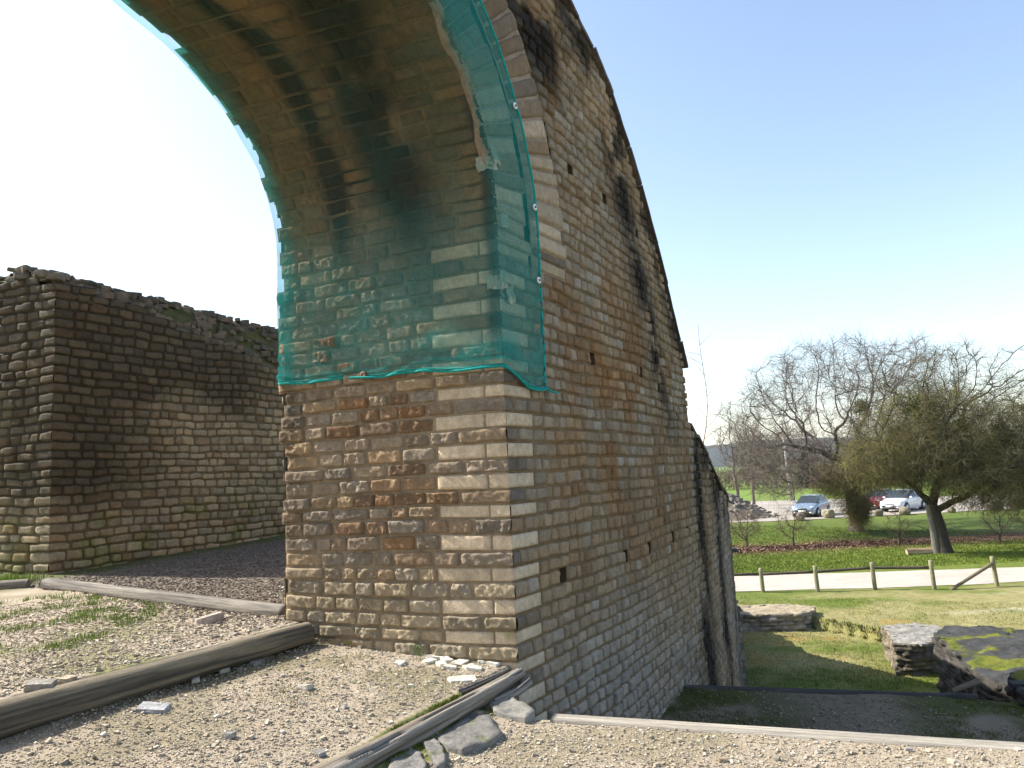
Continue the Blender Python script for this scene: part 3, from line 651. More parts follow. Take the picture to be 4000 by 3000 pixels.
# hills beyond
aa, tt = np.meshgrid(np.radians(np.linspace(-60, 75, 260)), np.linspace(0, 1, 14), indexing='ij')
rad = 1250 + 500 * tt; hz = -4.5 + (46 + 16 * (fbm(aa * 9, 0 * aa, 0, 88, 4) - .5) - 14 * sst(.3, .6, aa)) * np.sin(np.clip(tt * 1.25, 0, 1) * math.pi / 2) + 3 * fbm(aa * 220, tt * 9, 0, 89, 2)
tag(mk('hills', np.stack([rad * np.sin(aa), rad * np.cos(aa), hz], -1).reshape(-1, 3), gridf(260, 14), M_leaf, col=mixc([.02, .03, .018], [.035, .035, .025], fbm(aa * 60, tt * 3, 0, 90)).reshape(-1, 3)), kind='structure')

# ---------------------------------------------------------------- gravel pebbles
def pebbles(name, X, Y, S, cols, k=1, flat=.55, seed=0, zf=gz, up=.15):
    V0, F0 = CS[k]; n = len(X); rp = np.random.RandomState(seed); Z = zf(X, Y)
    P = V0 / np.linalg.norm(V0, axis=1)[:, None] * .75 + V0 * .2
    P = P[None] * (1 + .35 * (rp.rand(n, 1, 1) - .5)) * (1 + .5 * (rp.rand(n, len(V0), 1) - .5) if k == 1 else 1)
    P = P * np.stack([S, S * rp.uniform(.5, .95, n), S * rp.uniform(.3, flat + .15, n)], -1)[:, None] / 2
    a = rp.uniform(0, 6.28, n); ca, sa = np.cos(a)[:, None], np.sin(a)[:, None]; t = rp.uniform(-.5, .5, n)[:, None]
    x, y, z = P[..., 0], P[..., 1], P[..., 2]; z, x = z * np.cos(t) - x * np.sin(t), z * np.sin(t) + x * np.cos(t)
    P = np.stack([x * ca - y * sa + X[:, None], x * sa + y * ca + Y[:, None], z + Z[:, None] + (S * up)[:, None]], -1)
    F = (F0[None] + (np.arange(n) * len(V0))[:, None, None]).reshape(-1, 4)
    return mk(name, P.reshape(-1, 3), F, M_pebble, col=np.repeat(cols, len(V0), 0))
rp = np.random.RandomState(55)
def scat(n, a0, a1, r0, r1, pw=1.0):
    a = np.radians(rp.uniform(a0, a1, n)); rd = r0 * (r1 / r0) ** (rp.rand(n) ** pw); return rd * np.sin(a), rd * np.cos(a)
X, Y = scat(210000, -38, 38, 3.5, 10.5, .9); o = dist_out(X, Y); s4 = np.where(o < 0, -1., side((X, Y), L4a, L4b)); s1 = side((X, Y), L1b, L1a); s3 = side((X, Y), L3b, L3a)
keep = (s4 < -.03) & (np.abs(s1) > .09) & ~((np.abs(s3) < .08)) & ((s3 > 0) & (o < 0) | (s3 < 0) & (Y < 6)) & ~((s3 < 0) & (s3 > -.32) & (X < .1) & (rp.rand(len(X)) < .85))
jm = side((X, Y), P0, P0 + np.array([-.928, .374])); keep &= ~((jm > .0) & (s1 < 0)) if False else keep
X, Y, s1 = X[keep], Y[keep], s1[keep]; n = len(X)
S = rp.lognormal(-4.82, .55, n) * np.where(s1 > 0, 1.35, 1); S = np.clip(S, .004, .05)
cc = mixc([.46, .395, .295], [.32, .27, .20], rp.rand(n)); cc = mixc(cc, [.66, .60, .50], (rp.rand(n) < .25) * rp.rand(n)); cc = mixc(cc, [.22, .19, .17], (rp.rand(n) < .18) * rp.rand(n))
tag(pebbles('pebbles', X, Y, S, cc, seed=4), kind='stuff')
X, Y = scat(26000, -36, -14, 6.0, 15.5, .8); s1 = side((X, Y), L1b, L1a); dw = (X - QC[0]) * nR[0] + (Y - QC[1]) * nR[1]
keep = (s1 > .1) & (dw > .15) & (dist_out(X, Y) < -2.0) & (side((X, Y), np.array([-6.5, 10.2]), np.array([-2.2, 7.0])) > -.05 - .9 * (rp.rand(len(X)) ** 3) * (X > -4.4)); X, Y, dw = X[keep], Y[keep], dw[keep]; n = len(X); keep = rp.rand(n) < sst(.3, 1.3, dw + .6 * (fbm(X * 1.3, Y * 1.3, 0, 81, 4) - .5)) + .1; X, Y = X[keep], Y[keep]; n = len(X)
S = np.clip(rp.lognormal(-3.7, .3, n), .012, .06); cc = mixc([.19, .155, .125], [.11, .09, .075], rp.rand(n)); cc = mixc(cc, [.28, .24, .2], (rp.rand(n) < .15) * .8)  # colours darkened to stand for the shade behind the silvery log
tag(pebbles('coarse_pebbles', X, Y, S, cc, seed=6), kind='stuff')
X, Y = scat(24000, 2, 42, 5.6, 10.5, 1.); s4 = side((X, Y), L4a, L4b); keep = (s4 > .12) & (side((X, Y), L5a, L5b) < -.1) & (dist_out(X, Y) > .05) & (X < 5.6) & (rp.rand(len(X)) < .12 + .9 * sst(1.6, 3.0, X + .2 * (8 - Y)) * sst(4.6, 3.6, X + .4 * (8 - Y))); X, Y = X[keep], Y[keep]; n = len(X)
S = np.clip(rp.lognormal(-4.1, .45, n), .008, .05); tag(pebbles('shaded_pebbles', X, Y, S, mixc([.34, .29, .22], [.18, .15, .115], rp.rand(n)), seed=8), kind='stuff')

def single_rock(name, x, y, size, label, seed, col=(.40, .36, .29), rz=0., k=7, boxy=.6, amp=.13, group=None, cat='stone', lift=.25, tilt=(0, 0), zz=None):
    z = float(gz(x, y)) if zz is None else zz
    V, F = rock((0, 0, size[2] * lift), size, rz, seed, k, boxy, amp, tilt)
    c = np.array(col) * (.8 + .4 * fbm(V[:, 0] * 9, V[:, 1] * 9, V[:, 2] * 9 + seed, 7))[:, None]
    o = mk(name, V, F, M_rock, col=c, local=True, loc=None); o.location = (x, y, z); return tag(o, label, cat, group)
for i, (x, y, s_, c_, lab) in enumerate([
    (-2.40, 4.95, (.24, .15, .035), (.36, .36, .36), 'flat grey stone lying below the long smooth log, the broadest on the gravel'),
    (-2.095, 5.997, (.15, .07, .05), (.26, .24, .22), 'dark narrow stone in gravel just below the pillar end of the smooth log'),
    (-1.545, 5.371, (.13, .09, .045), (.42, .40, .34), 'pale thin stone slab in the middle of the sunlit gravel terrace'),
    (-2.288, 5.81, (.10, .07, .045), (.36, .33, .27), 'rounded stone at the edge of the log shadow, with flat pale stones beside it'),
    (-2.405, 5.586, (.10, .07, .05), (.44, .41, .33), 'cream stone in the row lying along the log shadow edge'),
    (-3.058, 4.835, (.20, .12, .07), (.33, .30, .26), 'lumpy grey stone in the log shadow at far left'),
    (-2.983, 4.986, (.16, .09, .04), (.42, .34, .24), 'tan flat stone in the log shadow just right of the lumpy grey stone'),
    (-1.76, 4.551, (.09, .06, .04), (.28, .27, .25), 'small dark stone on the gravel near the lower left of the cracked log'),
    (-2.872, 6.958, (.30, .15, .10), (.38, .33, .28), 'large tan stone on the upper gravel in front of the pillar'),
    (-1.173, 4.349, (.07, .05, .035), (.25, .24, .23), 'small dark stone just above the cracked log')]):
    single_rock('loose_stone', x, y, s_, lab, 300 + i, c_, rz=i * 1.3, group='loose stones on the gravel', tilt=(.1, .08), boxy=.75)
chips = [(-.711, 6.10), (-.50, 5.97), (-.649, 5.914), (-.573, 5.831), (-.43, 5.84), (-.341, 5.99), (-.249, 5.911), (-.46, 5.55), (-.969, 5.926), (-.62, 6.02), (-.379, 5.80), (-.75, 5.99)]
cl_ = ['long flat white chip at the wall end of the chip pile', 'broad white chip in the middle of the chip pile below the quoins', 'small rounded chip at the left edge of the chip pile', 'thin flat chip at the front left of the chip pile',
       'flat chip at the front of the pile, nearest the cracked log', 'angular chip against the pillar base in the chip pile', 'rightmost white chip, beside the quoin corner', 'large pale flat slab half buried between chip pile and cracked log',
       'single pale chip lying apart on the left of the chip pile', 'white chip behind the thin flat one in the pile', 'small chip at the right front of the pile', 'small chip at the outer left of the pile beside the wall']
for i, ((x, y), lab) in enumerate(zip(chips, cl_)):
    sz = (.12, .08, .035) if i not in (0, 1, 7) else ((.20, .11, .03) if i < 2 else (.26, .14, .025))
    single_rock('stone_chip', x, y, sz, lab, 340 + i, (.62, .58, .49), rz=i * .9 + .3, group='white stone chips below the quoins', boxy=.8, tilt=(.12 * math.sin(i), .1 * math.cos(i)))
for i, (x, y, lab) in enumerate([(1.053, 4.294, 'tan wedge shaped stone on the front gravel, leftmost'), (1.351, 4.289, 'small dark stone on the front gravel'), (2.228, 4.14, 'pale stone at the right end of the front gravel'), (2.101, 4.34, 'small stone close behind the plank edge at right')]):
    single_rock('loose_stone', x, y, (.05, .035, .03), lab, 370 + i, [(.33, .25, .17), (.28, .25, .2), (.45, .41, .33), (.38, .35, .3)][i], rz=i, k=5, group='loose stones on the gravel')
# flat slabs bedded beside the cracked log
def slab(poly, zt, t, label, seed, col):
    p = np.array(poly); c = p.mean(0); n = len(p); k = 6
    q = np.concatenate([p[i] + (p[(i+1) % n] - p[i]) * np.linspace(0, 1, k, endpoint=False)[:, None] for i in range(n)])
    q = q + (fbm(q[:, 0] * 18, q[:, 1] * 18, seed, 5) - .5)[:, None] * .03; m_ = len(q); rings = []
    for rr_, dz in ((1.02, -t), (1.0, -.006), (.985, 0), (.8, .004), (.55, 0), (.28, 0), (.02, 0)):
        a = c + (q - c) * rr_; z = zt + dz + (.03 * (fbm(a[:, 0] * 11, a[:, 1] * 11, seed, 9) - .5) if dz > -.02 else 0)
        rings.append(np.stack([a[:, 0], a[:, 1], z * np.ones(m_)], 1))
    V = np.concatenate(rings); loc = (float(c[0]), float(c[1]), zt - t)
    cc = mixc(np.array(col), np.array([.10, .12, .03]), sst(.62, .72, fbm(V[:, 0] * 8, V[:, 1] * 8, seed, 4)) * .6)
    return tag(mk('stone_slab', V, gridf(len(rings), m_, True), M_rock, col=cc, loc=loc, smooth=False), label, 'stone slab', 'flat slabs bedded beside the cracked log')
slab([(-0.582, 4.763), (-0.385, 5.17), (-0.276, 5.19), (-0.165, 4.79), (-0.236, 4.662), (-0.392, 4.54), (-0.482, 4.589)][::-1], -1.572, .1, 'largest dark grey slab, in the middle of the row beside the cracked log', 1, (.175, .165, .15))
slab([(-0.272, 5.38), (-0.14, 5.55), (0.015, 5.298), (0.045, 5.15), (-0.017, 5.03), (-0.155, 5.123), (-0.231, 5.18)][::-1], -1.565, .1, 'grey slab at the foot of the quoin corner', 2, (.22, .21, .185))
slab([(-0.648, 4.69), (-0.576, 4.748), (-0.50, 4.57), (-0.475, 4.367), (-0.518, 4.306)][::-1], -1.572, .08, 'narrow slab between the largest slab and the one at the bottom edge', 3, (.185, .175, .16))
slab([(-0.804, 4.457), (-0.708, 4.632), (-0.667, 4.614), (-0.586, 4.404), (-0.58, 4.265), (-0.741, 4.10)][::-1], -1.58, .08, 'slab at the bottom edge of the picture beside the cracked log', 4, (.19, .18, .165))
single_rock('loose_stone', -.47, 4.22, (.05, .04, .07), 'small upright pointed stone beside the bottom slab', 390, (.4, .37, .3), k=5)
# moss cushions by the slabs
def tufts(name, X, Y, n_per, h, spread, colfn, seed, wid=.004, zf=gz, lean=.5):
    r_ = np.random.RandomState(seed); n = len(X) * n_per; x = np.repeat(X, n_per) + r_.normal(0, spread, n); y = np.repeat(Y, n_per) + r_.normal(0, spread, n); z = zf(x, y) - .004
    H = h * r_.uniform(.4, 1.2, n); a = r_.uniform(0, 6.28, n); d = np.stack([np.cos(a), np.sin(a)], 1) * (wid / 2); la = r_.uniform(0, 6.28, n); l = np.stack([np.cos(la), np.sin(la)], 1) * (H * lean * r_.rand(n))[:, None]
    p0 = np.stack([x - d[:, 0], y - d[:, 1], z], 1); p1 = np.stack([x + d[:, 0], y + d[:, 1], z], 1)
    p2 = np.stack([x + d[:, 0] * .7 + l[:, 0] * .4, y + d[:, 1] * .7 + l[:, 1] * .4, z + H * .6], 1); p3 = np.stack([x - d[:, 0] * .7 + l[:, 0] * .4, y - d[:, 1] * .7 + l[:, 1] * .4, z + H * .6], 1)
    p4 = np.stack([x + l[:, 0], y + l[:, 1], z + H], 1); V = np.stack([p0, p1, p2, p3, p4], 1).reshape(-1, 3); b = np.arange(n)[:, None] * 5
    c = colfn(x, y, r_.rand(n)); return tag(mk(name, V, [b + np.array([[0, 1, 2, 3]]), b + np.array([[3, 2, 4]])], M_blade, col=np.repeat(c, 5, 0)), kind='stuff')
gc = lambda a, b: (lambda x, y, q: mixc(a, b, q))
X, Y = scat(6000, -10, 3, 4.2, 5.9); s3 = side((X, Y), L3b, L3a); k = (s3 < .02) & (s3 > -.34) & (X < .06) & (fbm(X * 6, Y * 6, 0, 3) > .48) & (dist_out(X, Y) < .25)
tufts('moss', X[k], Y[k], 14, .014, .02, gc([.045, .07, .008], [.12, .15, .015]), 3, .006)
X, Y = scat(3000, -36, -19, 6.6, 11.0); s1 = side((X, Y), L1b, L1a); k = (s1 > .1) & (Y > 1.0 * 0 + 6.0) & (side((X, Y), np.array([-6.5, 10.2]), np.array([-2.2, 7.0])) < -.1) & (fbm(X * 1.6, Y * 1.6, 0, 33) > .50); k &= (X < -3.6)
tufts('weeds', X[k], Y[k], 7, .05, .03, gc([.10, .17, .02], [.22, .30, .06]), 5, .006)
tufts('corner_grass', np.random.RandomState(1).uniform(-8.3, -6.9, 150), np.random.RandomState(2).uniform(10.3, 10.9, 150), 9, .14, .05, gc([.12, .20, .02], [.25, .34, .06]), 6, .01)
X, Y = scat(900, -22, -3, 5.2, 6.6); k = (side((X, Y), L1b, L1a) < -.1) & (side((X, Y), L3b, L3a) > .1) & (fbm(X * 3, Y * 3, 0, 37) > .55); tufts('sparse_weeds', X[k], Y[k], 5, .022, .02, gc([.10, .14, .03], [.2, .25, .07]), 7, .005)
X, Y = scat(9000, 8, 42, 5.7, 10.2); q_ = X + .2 * (8 - Y); k = (np.where(dist_out(X, Y) < .06, -1., side((X, Y), L4a, L4b)) > .1) & (side((X, Y), L5a, L5b) < -.05) & (X < 5.5) & (rp.rand(len(X)) < np.maximum(sst(3.2, 1.8, q_), sst(3.8, 4.6, X + .4 * (8 - Y)))) & (fbm(X * 2.2, Y * 2.2, 0, 39) > .46)
tufts('platform_moss', X[k], Y[k], 8, .018, .03, gc([.05, .065, .01], [.14, .15, .02]), 9, .01)
# small leafy weed at the pillar foot
B = Bag(); r4 = np.random.RandomState(8); wp = np.array([-.86, 6.10, float(gz(-.86, 6.1))])
for i in range(70):
    a = r4.uniform(0, 6.28); c = wp + np.array([math.cos(a) * r4.uniform(0, .06), math.sin(a) * r4.uniform(0, .05), r4.uniform(.01, .12)]); d = r4.normal(0, 1, (2, 3)); d /= np.linalg.norm(d, axis=1)[:, None]; s_ = .013
    B.add(np.array([c - d[0]*s_, c + d[1]*s_*.5, c + d[0]*s_, c - d[1]*s_*.5]), np.array([[0, 1, 2, 3]]), (.12, .19, .06))
o = B.mk('leafy_weed', M_leaf, loc=tuple(wp)); tag(o, 'small green leafy weed growing at the foot of the pillar', 'plant')

# ---------------------------------------------------------------- logs
def log_obj(name, a, b, ra, rb, label, seed, colA=(.36, .31, .24), colB=(.17, .15, .13), bend=.0, crack=0, cat='log', group=None, nz=.05, sag=0., n=90, m=40, flat=0):
    a = np.array(a, float); b = np.array(b, float); L = np.linalg.norm(b - a); t = np.linspace(0, 1, n); an = np.arange(m) * 2 * math.pi / m
    T, A = np.meshgrid(t, an, indexing='ij'); r = ra + (rb - ra) * T
    r = r * (1 + nz * 2 * (fbm(T * L * 1.5, np.cos(A) * 1.2 + 3, np.sin(A) * 1.2 + seed, seed) - .5))
    gr = fbm(T * L * 1.2, np.cos(A) * 9 + 20, np.sin(A) * 9 + seed, seed + 2, 2); r = r * (1 - .05 * crack * sst(.55, .7, gr)) - crack * .02 * sst(.60, .68, gr)
    if flat: r = np.where(np.sin(A) > 0, r * np.minimum(1, flat / np.maximum(np.sin(A), 1e-3)), r)
    x = T * L; yb = bend * np.sin(T * math.pi) + .4 * abs(bend) * np.sin(T * 9 + seed) * .2; zb = sag * np.sin(T * math.pi)
    V = np.stack([x, np.cos(A) * r + yb, np.sin(A) * r + zb], -1)
    col = mixc(colA, colB, np.clip(sst(.35, .65, fbm(T * L * .9, np.cos(A) * 1.5, np.sin(A) * 1.5 + seed, seed + 5)) * .8 + .6 * sst(.5, .7, gr), 0, 1))
    P = V.reshape(-1, 3); C = col.reshape(-1, 3); F = [gridf(n, m, True)]
    for e_, ii in ((0, 0), (1, n - 1)):
        c = V[ii].mean(0); P = np.concatenate([P, V[ii] * .55 + c * .45 + [(-.004, .004)[e_], 0, 0], c[None] + [(-.004, .004)[e_], 0, 0]]); k0 = len(P) - m - 1; C = np.concatenate([C, np.tile(np.array(colA) * .8, (m + 1, 1))])
        i = np.arange(m); j = (i + 1) % m; rim = ii * m
        F += [np.stack([rim + i, rim + j, k0 + j, k0 + i], 1), np.stack([k0 + i, k0 + j, np.full(m, k0 + m)], 1)]
    o = mk(name, P, F, M_wood, col=C, local=True, smooth=True)
    d = Vector(b - a).normalized(); y_ = Vector((0, 0, 1)).cross(d).normalized(); z_ = d.cross(y_)
    o.matrix_world = Matrix(((d.x, y_.x, z_.x, a[0]), (d.y, y_.y, z_.y, a[1]), (d.z, y_.z, z_.z, a[2]), (0, 0, 0, 1)))
    return tag(o, label, cat, group)
LG = 'logs edging the terraces'
log_obj('edging_log', (-1.86, 6.56, -1.255), (-3.55, 3.90, -1.30), .088, .118, 'long smooth rounded grey log running from the pillar foot to the left edge', 3, (.27, .225, .155), (.075, .068, .056), group=LG)
log_obj('edging_log', (-6.45, 10.25, -1.16), (-2.18, 7.05, -1.17), .085, .075, 'weathered silvery log lying between the ruined wall corner and the pillar', 7, (.25, .225, .185), (.09, .08, .07), group=LG)
log_obj('edging_log', (-6.75, 10.35, -1.17), (-8.3, 10.0, -1.18), .08, .085, 'short stub of log at the far left in front of the ruined wall', 9, (.22, .195, .155), (.10, .09, .075), group=LG)
lg = log_obj('edging_log', (-.04, 5.86, -1.50), (-1.40, 3.72, -1.60), .045, .108, 'cracked silvery log split open near the quoin corner, running to the bottom edge', 13, (.42, .37, .30), (.15, .12, .09), bend=.03, crack=1.5, group=LG, nz=.09)
# split-off slivers of the cracked log
for (a, b, r1, r2, sd_) in (((-.10, 5.92, -1.47), (-.66, 5.10, -1.475), .013, .016, 15), ((.02, 5.80, -1.55), (-.22, 5.42, -1.58), .035, .03, 16)):
    o = log_obj('split_sliver', a, b, r1, r2, None, sd_, (.40, .36, .30), (.15, .13, .11), crack=1, nz=.25, bend=.02, cat=None); mw = o.matrix_world.copy(); o.parent = lg; o.matrix_parent_inverse = lg.matrix_world.inverted(); o.matrix_world = mw
log_obj('edging_log', (.16, 5.13, -1.635), (3.3, 4.12, -1.665), .07, .075, 'pale flat-topped timber holding the edge of the front gravel, lower right', 17, (.42, .38, .31), (.27, .24, .20), group=LG, flat=.55)
log_obj('edging_log', (1.95, 9.52, -2.74), (5.0, 8.62, -2.74), .07, .07, 'dark log at the far edge of the shaded platform, nearer of the two', 19, (.10, .09, .08), (.06, .055, .05), group=LG)
log_obj('edging_log', (2.3, 9.88, -2.88), (5.15, 9.02, -2.86), .075, .075, 'dark log at the far edge of the shaded platform, farther of the two', 21, (.10, .09, .08), (.06, .055, .05), group=LG)
log_obj('wood_piece', (4.72, 8.62, -2.62), (5.12, 8.78, -2.58), .025, .035, 'short brown piece of wood on the right end of the dark logs', 23, (.26, .20, .13), (.14, .11, .08), cat='wood', crack=1)
log_obj('fallen_log', (18.0, 35.3, -4.45), (19.25, 35.1, -4.45), .16, .17, 'short pale peeling log lying on the grass left of the dark tree', 25, (.45, .36, .22), (.20, .14, .09), cat='log', nz=.15, n=30, m=20)

# ---------------------------------------------------------------- low ruined walls on the lawn
def low_wall(poly, zt, zb, label, seed, colt, colf, moss=0., slope=(0, 0), amp=.06, courses=9):
    """ruined low wall: rough rubble sides in thin courses, uneven top"""
    p = np.array(poly, float); n = len(p); c = p.mean(0); per = np.linalg.norm(np.roll(p, -1, 0) - p, axis=1).sum(); q = []
    for i in range(n):
        L = np.linalg.norm(p[(i+1) % n] - p[i]); k = max(3, int(L / .05)); q.append(p[i] + (p[(i+1) % n] - p[i]) * np.linspace(0, 1, k, endpoint=False)[:, None])
    q = np.concatenate(q); m_ = len(q); dv = c - q; dv /= np.linalg.norm(dv, axis=1)[:, None]
    root = empty('low_wall', (float(c[0]), float(c[1]), zb), label, 'ruined wall', 'low ruined walls on the lawn')
    B = Bag(); hs = np.linspace(0, 1, courses * 4 + 1); rings = []; cols = []
    top = lambda x, y: zt + slope[0] * (x - c[0]) + slope[1] * (y - c[1]) + amp * 1.6 * (fbm(x * 1.6, y * 1.6, seed, 5, 4) - .5) + amp * .5 * (fbm(x * 7, y * 7, seed, 6, 2) - .5)
    arc_ = np.arange(m_) * .05
    for h in hs:
        cr_ = int(h * courses - 1e-6); fr = h * courses - cr_; jo = sst(.12, 0, min(fr, 1 - fr))
        cellid = np.floor(arc_ / (.16 + .09 * (cr_ % 3)) + cr_ * .37); inset = .10 * hsh(cellid.astype(np.int64), np.full(m_, cr_), np.zeros(m_, np.int64), seed) + .035 * float(jo) * vn(arc_ * 3, cr_, 0, seed) * 1.6 + .09 * (fbm(arc_ * 1.5, h * 3, seed, 9) - .5) + .05 * (fbm(arc_ * 9, h * 22, seed, 19) - .5)
        a = q + dv * inset[:, None]; tz_ = top(a[:, 0], a[:, 1]); z = zb - .15 + (tz_ - zb + .15) * h + .07 * (fbm(arc_ * .9, h * 2, seed, 29) - .5) * math.sin(h * math.pi); rings.append(np.stack([a[:, 0], a[:, 1], z], 1))
        cols.append(np.array(colf) * (.6 + .9 * hsh(cellid.astype(np.int64), np.full(m_, cr_ + 50), np.zeros(m_, np.int64), seed))[:, None] * (1 - .45 * float(jo) * vn(arc_ * 3, cr_, 0, seed))[:, None])
    B.add(np.concatenate(rings), gridf(len(hs), m_, True), np.concatenate(cols)); B.mk('side_masonry', M_rock, root)
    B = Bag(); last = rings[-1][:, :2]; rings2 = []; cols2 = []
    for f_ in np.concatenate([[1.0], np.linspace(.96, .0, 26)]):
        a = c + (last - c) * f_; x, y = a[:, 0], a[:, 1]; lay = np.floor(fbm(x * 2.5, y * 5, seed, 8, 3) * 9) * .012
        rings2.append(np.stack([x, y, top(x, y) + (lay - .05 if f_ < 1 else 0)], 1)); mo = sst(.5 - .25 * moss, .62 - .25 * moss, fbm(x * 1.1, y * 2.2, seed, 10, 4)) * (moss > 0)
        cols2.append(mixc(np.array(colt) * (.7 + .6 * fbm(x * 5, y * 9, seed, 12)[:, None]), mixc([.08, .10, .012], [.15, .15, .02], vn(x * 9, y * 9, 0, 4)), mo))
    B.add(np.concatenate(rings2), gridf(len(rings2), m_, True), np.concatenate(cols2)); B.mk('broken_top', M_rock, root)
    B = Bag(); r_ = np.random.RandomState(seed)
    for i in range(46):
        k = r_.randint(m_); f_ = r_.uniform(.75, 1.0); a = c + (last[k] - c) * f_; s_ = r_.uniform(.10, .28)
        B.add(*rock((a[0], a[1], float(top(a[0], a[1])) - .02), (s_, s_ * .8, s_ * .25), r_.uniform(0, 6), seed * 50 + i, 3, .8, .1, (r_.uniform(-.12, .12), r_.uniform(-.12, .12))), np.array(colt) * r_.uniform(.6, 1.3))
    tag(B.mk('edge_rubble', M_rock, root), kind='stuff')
    return root
low_wall([(8.14, 17.0), (8.45, 16.85), (8.9, 16.95), (9.6, 17.1), (10.1, 18.6), (9.6, 18.95), (8.8, 18.95)], -4.12, -4.85, 'pale flat-topped low wall remnant on the lawn, sunlit on top', 3, (.25, .235, .205), (.15, .125, .09), 0)
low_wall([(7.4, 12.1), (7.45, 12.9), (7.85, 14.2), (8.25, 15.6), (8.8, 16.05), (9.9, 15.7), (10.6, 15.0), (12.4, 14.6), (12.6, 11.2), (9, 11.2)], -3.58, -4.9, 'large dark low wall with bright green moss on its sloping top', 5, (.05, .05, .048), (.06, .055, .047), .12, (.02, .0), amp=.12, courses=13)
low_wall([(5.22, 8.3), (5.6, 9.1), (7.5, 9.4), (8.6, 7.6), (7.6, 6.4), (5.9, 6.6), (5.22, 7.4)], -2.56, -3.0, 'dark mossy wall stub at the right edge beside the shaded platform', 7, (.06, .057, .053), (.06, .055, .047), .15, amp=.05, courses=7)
low_wall([(5.6, 22.0), (7.9, 21.7), (8.35, 21.95), (8.75, 22.8), (8.2, 23.3), (6.0, 23.6)], -4.32, -4.85, 'low wall remnant with orange moss near the foot of the tall wall', 9, (.30, .25, .17), (.20, .17, .13), 0, amp=.05, courses=6)
low_wall([(4.3, 16.2), (4.74, 16.6), (5.34, 18.9), (5.6, 20.2), (4.6, 20.8)], -3.42, -4.95, 'narrow dark footing standing against the foot of the tall curved wall', 11, (.15, .13, .10), (.16, .14, .11), 0, slope=(0, -.02), amp=.08, courses=14)
# earth bank between platform and lawn on the right
# ---------------------------------------------------------------- fence
def frustums(P0_, P1_, r0, r1, n=4, col=None):
    """vectorised tapered segments"""
    d = P1_ - P0_; L = np.linalg.norm(d, axis=1)[:, None] + 1e-9; t = d / L; ref = np.where(np.abs(t[:, 2:3]) < .9, np.array([[0, 0, 1.]]), np.array([[1., 0, 0]]))
    x = np.cross(t, ref); x /= np.linalg.norm(x, axis=1)[:, None]; y = np.cross(t, x); an = np.arange(n) * 2 * math.pi / n
    ring = np.cos(an)[None, :, None] * x[:, None] + np.sin(an)[None, :, None] * y[:, None]
    V = np.stack([P0_[:, None] + ring * r0[:, None, None], P1_[:, None] + ring * r1[:, None, None]], 1).reshape(-1, 3)
    i = np.arange(n); j = (i + 1) % n; f = np.stack([i, j, j + n, i + n], 1); F = (f[None] + (np.arange(len(P0_)) * 2 * n)[:, None, None]).reshape(-1, 4)
    return V, F, (np.repeat(col, 2 * n, 0) if col is not None else None)
fence = empty('wooden_fence', (8.47, 26.78, -4.52), 'post and rail wooden fence of round poles along the pale path', 'fence')
FP = [(8.47, 26.78), (10.23, 26.34), (12.14, 26.19), (13.9, 25.69), (16.05, 25.74)]
FH = [.83, .88, .93, .97, .99]
def pole_mesh(a, b, r1, r2, col, n=14, k=8, seed=0):
    a = np.array(a, float); b = np.array(b, float); pts = a + (b - a) * np.linspace(0, 1, k)[:, None]; V, F = tube(pts, np.linspace(r1, r2, k), n, True, seed, .04)
    q = (fbm(V[:, 0] * 6, V[:, 1] * 6, V[:, 2] * 3, seed) - .5); return V, F, np.array(col) * (1 + .6 * q)[:, None]
lean = [(-.02, .0), (-.035, 0), (-.03, 0), (-.03, 0), (-.06, 0)]
for i, ((x, y), h) in enumerate(zip(FP, FH)):
    z = float(gz(x, y)); B = Bag(); B.add(*pole_mesh((x, y, z - .1), (x + lean[i][0], y, z + h), .072, .068, (.23, .22, .13), seed=i)); B.mk('post', M_bark, fence, smooth=True)
rails = [((3.5, 28.2, .60), (8.47, 26.9, .60)), ((8.47, 26.9, .60), (10.2, 26.46, .66)), ((10.2, 26.46, .66), (12.1, 26.3, .72)), ((12.1, 26.3, .72), (13.87, 25.8, .71))]
for i, (a, b) in enumerate(rails):
    B = Bag(); B.add(*pole_mesh((a[0], a[1], a[2] - 4.52), (b[0], b[1], b[2] - 4.52), .05, .05, (.09, .075, .055), seed=20 + i)); B.mk('rail', M_bark, fence, smooth=True)
B = Bag(); B.add(*pole_mesh((14.3, 25.45, -4.52), (15.98, 25.72, -4.52 + .76), .055, .055, (.17, .14, .09), seed=30)); B.mk('brace', M_bark, fence, smooth=True)

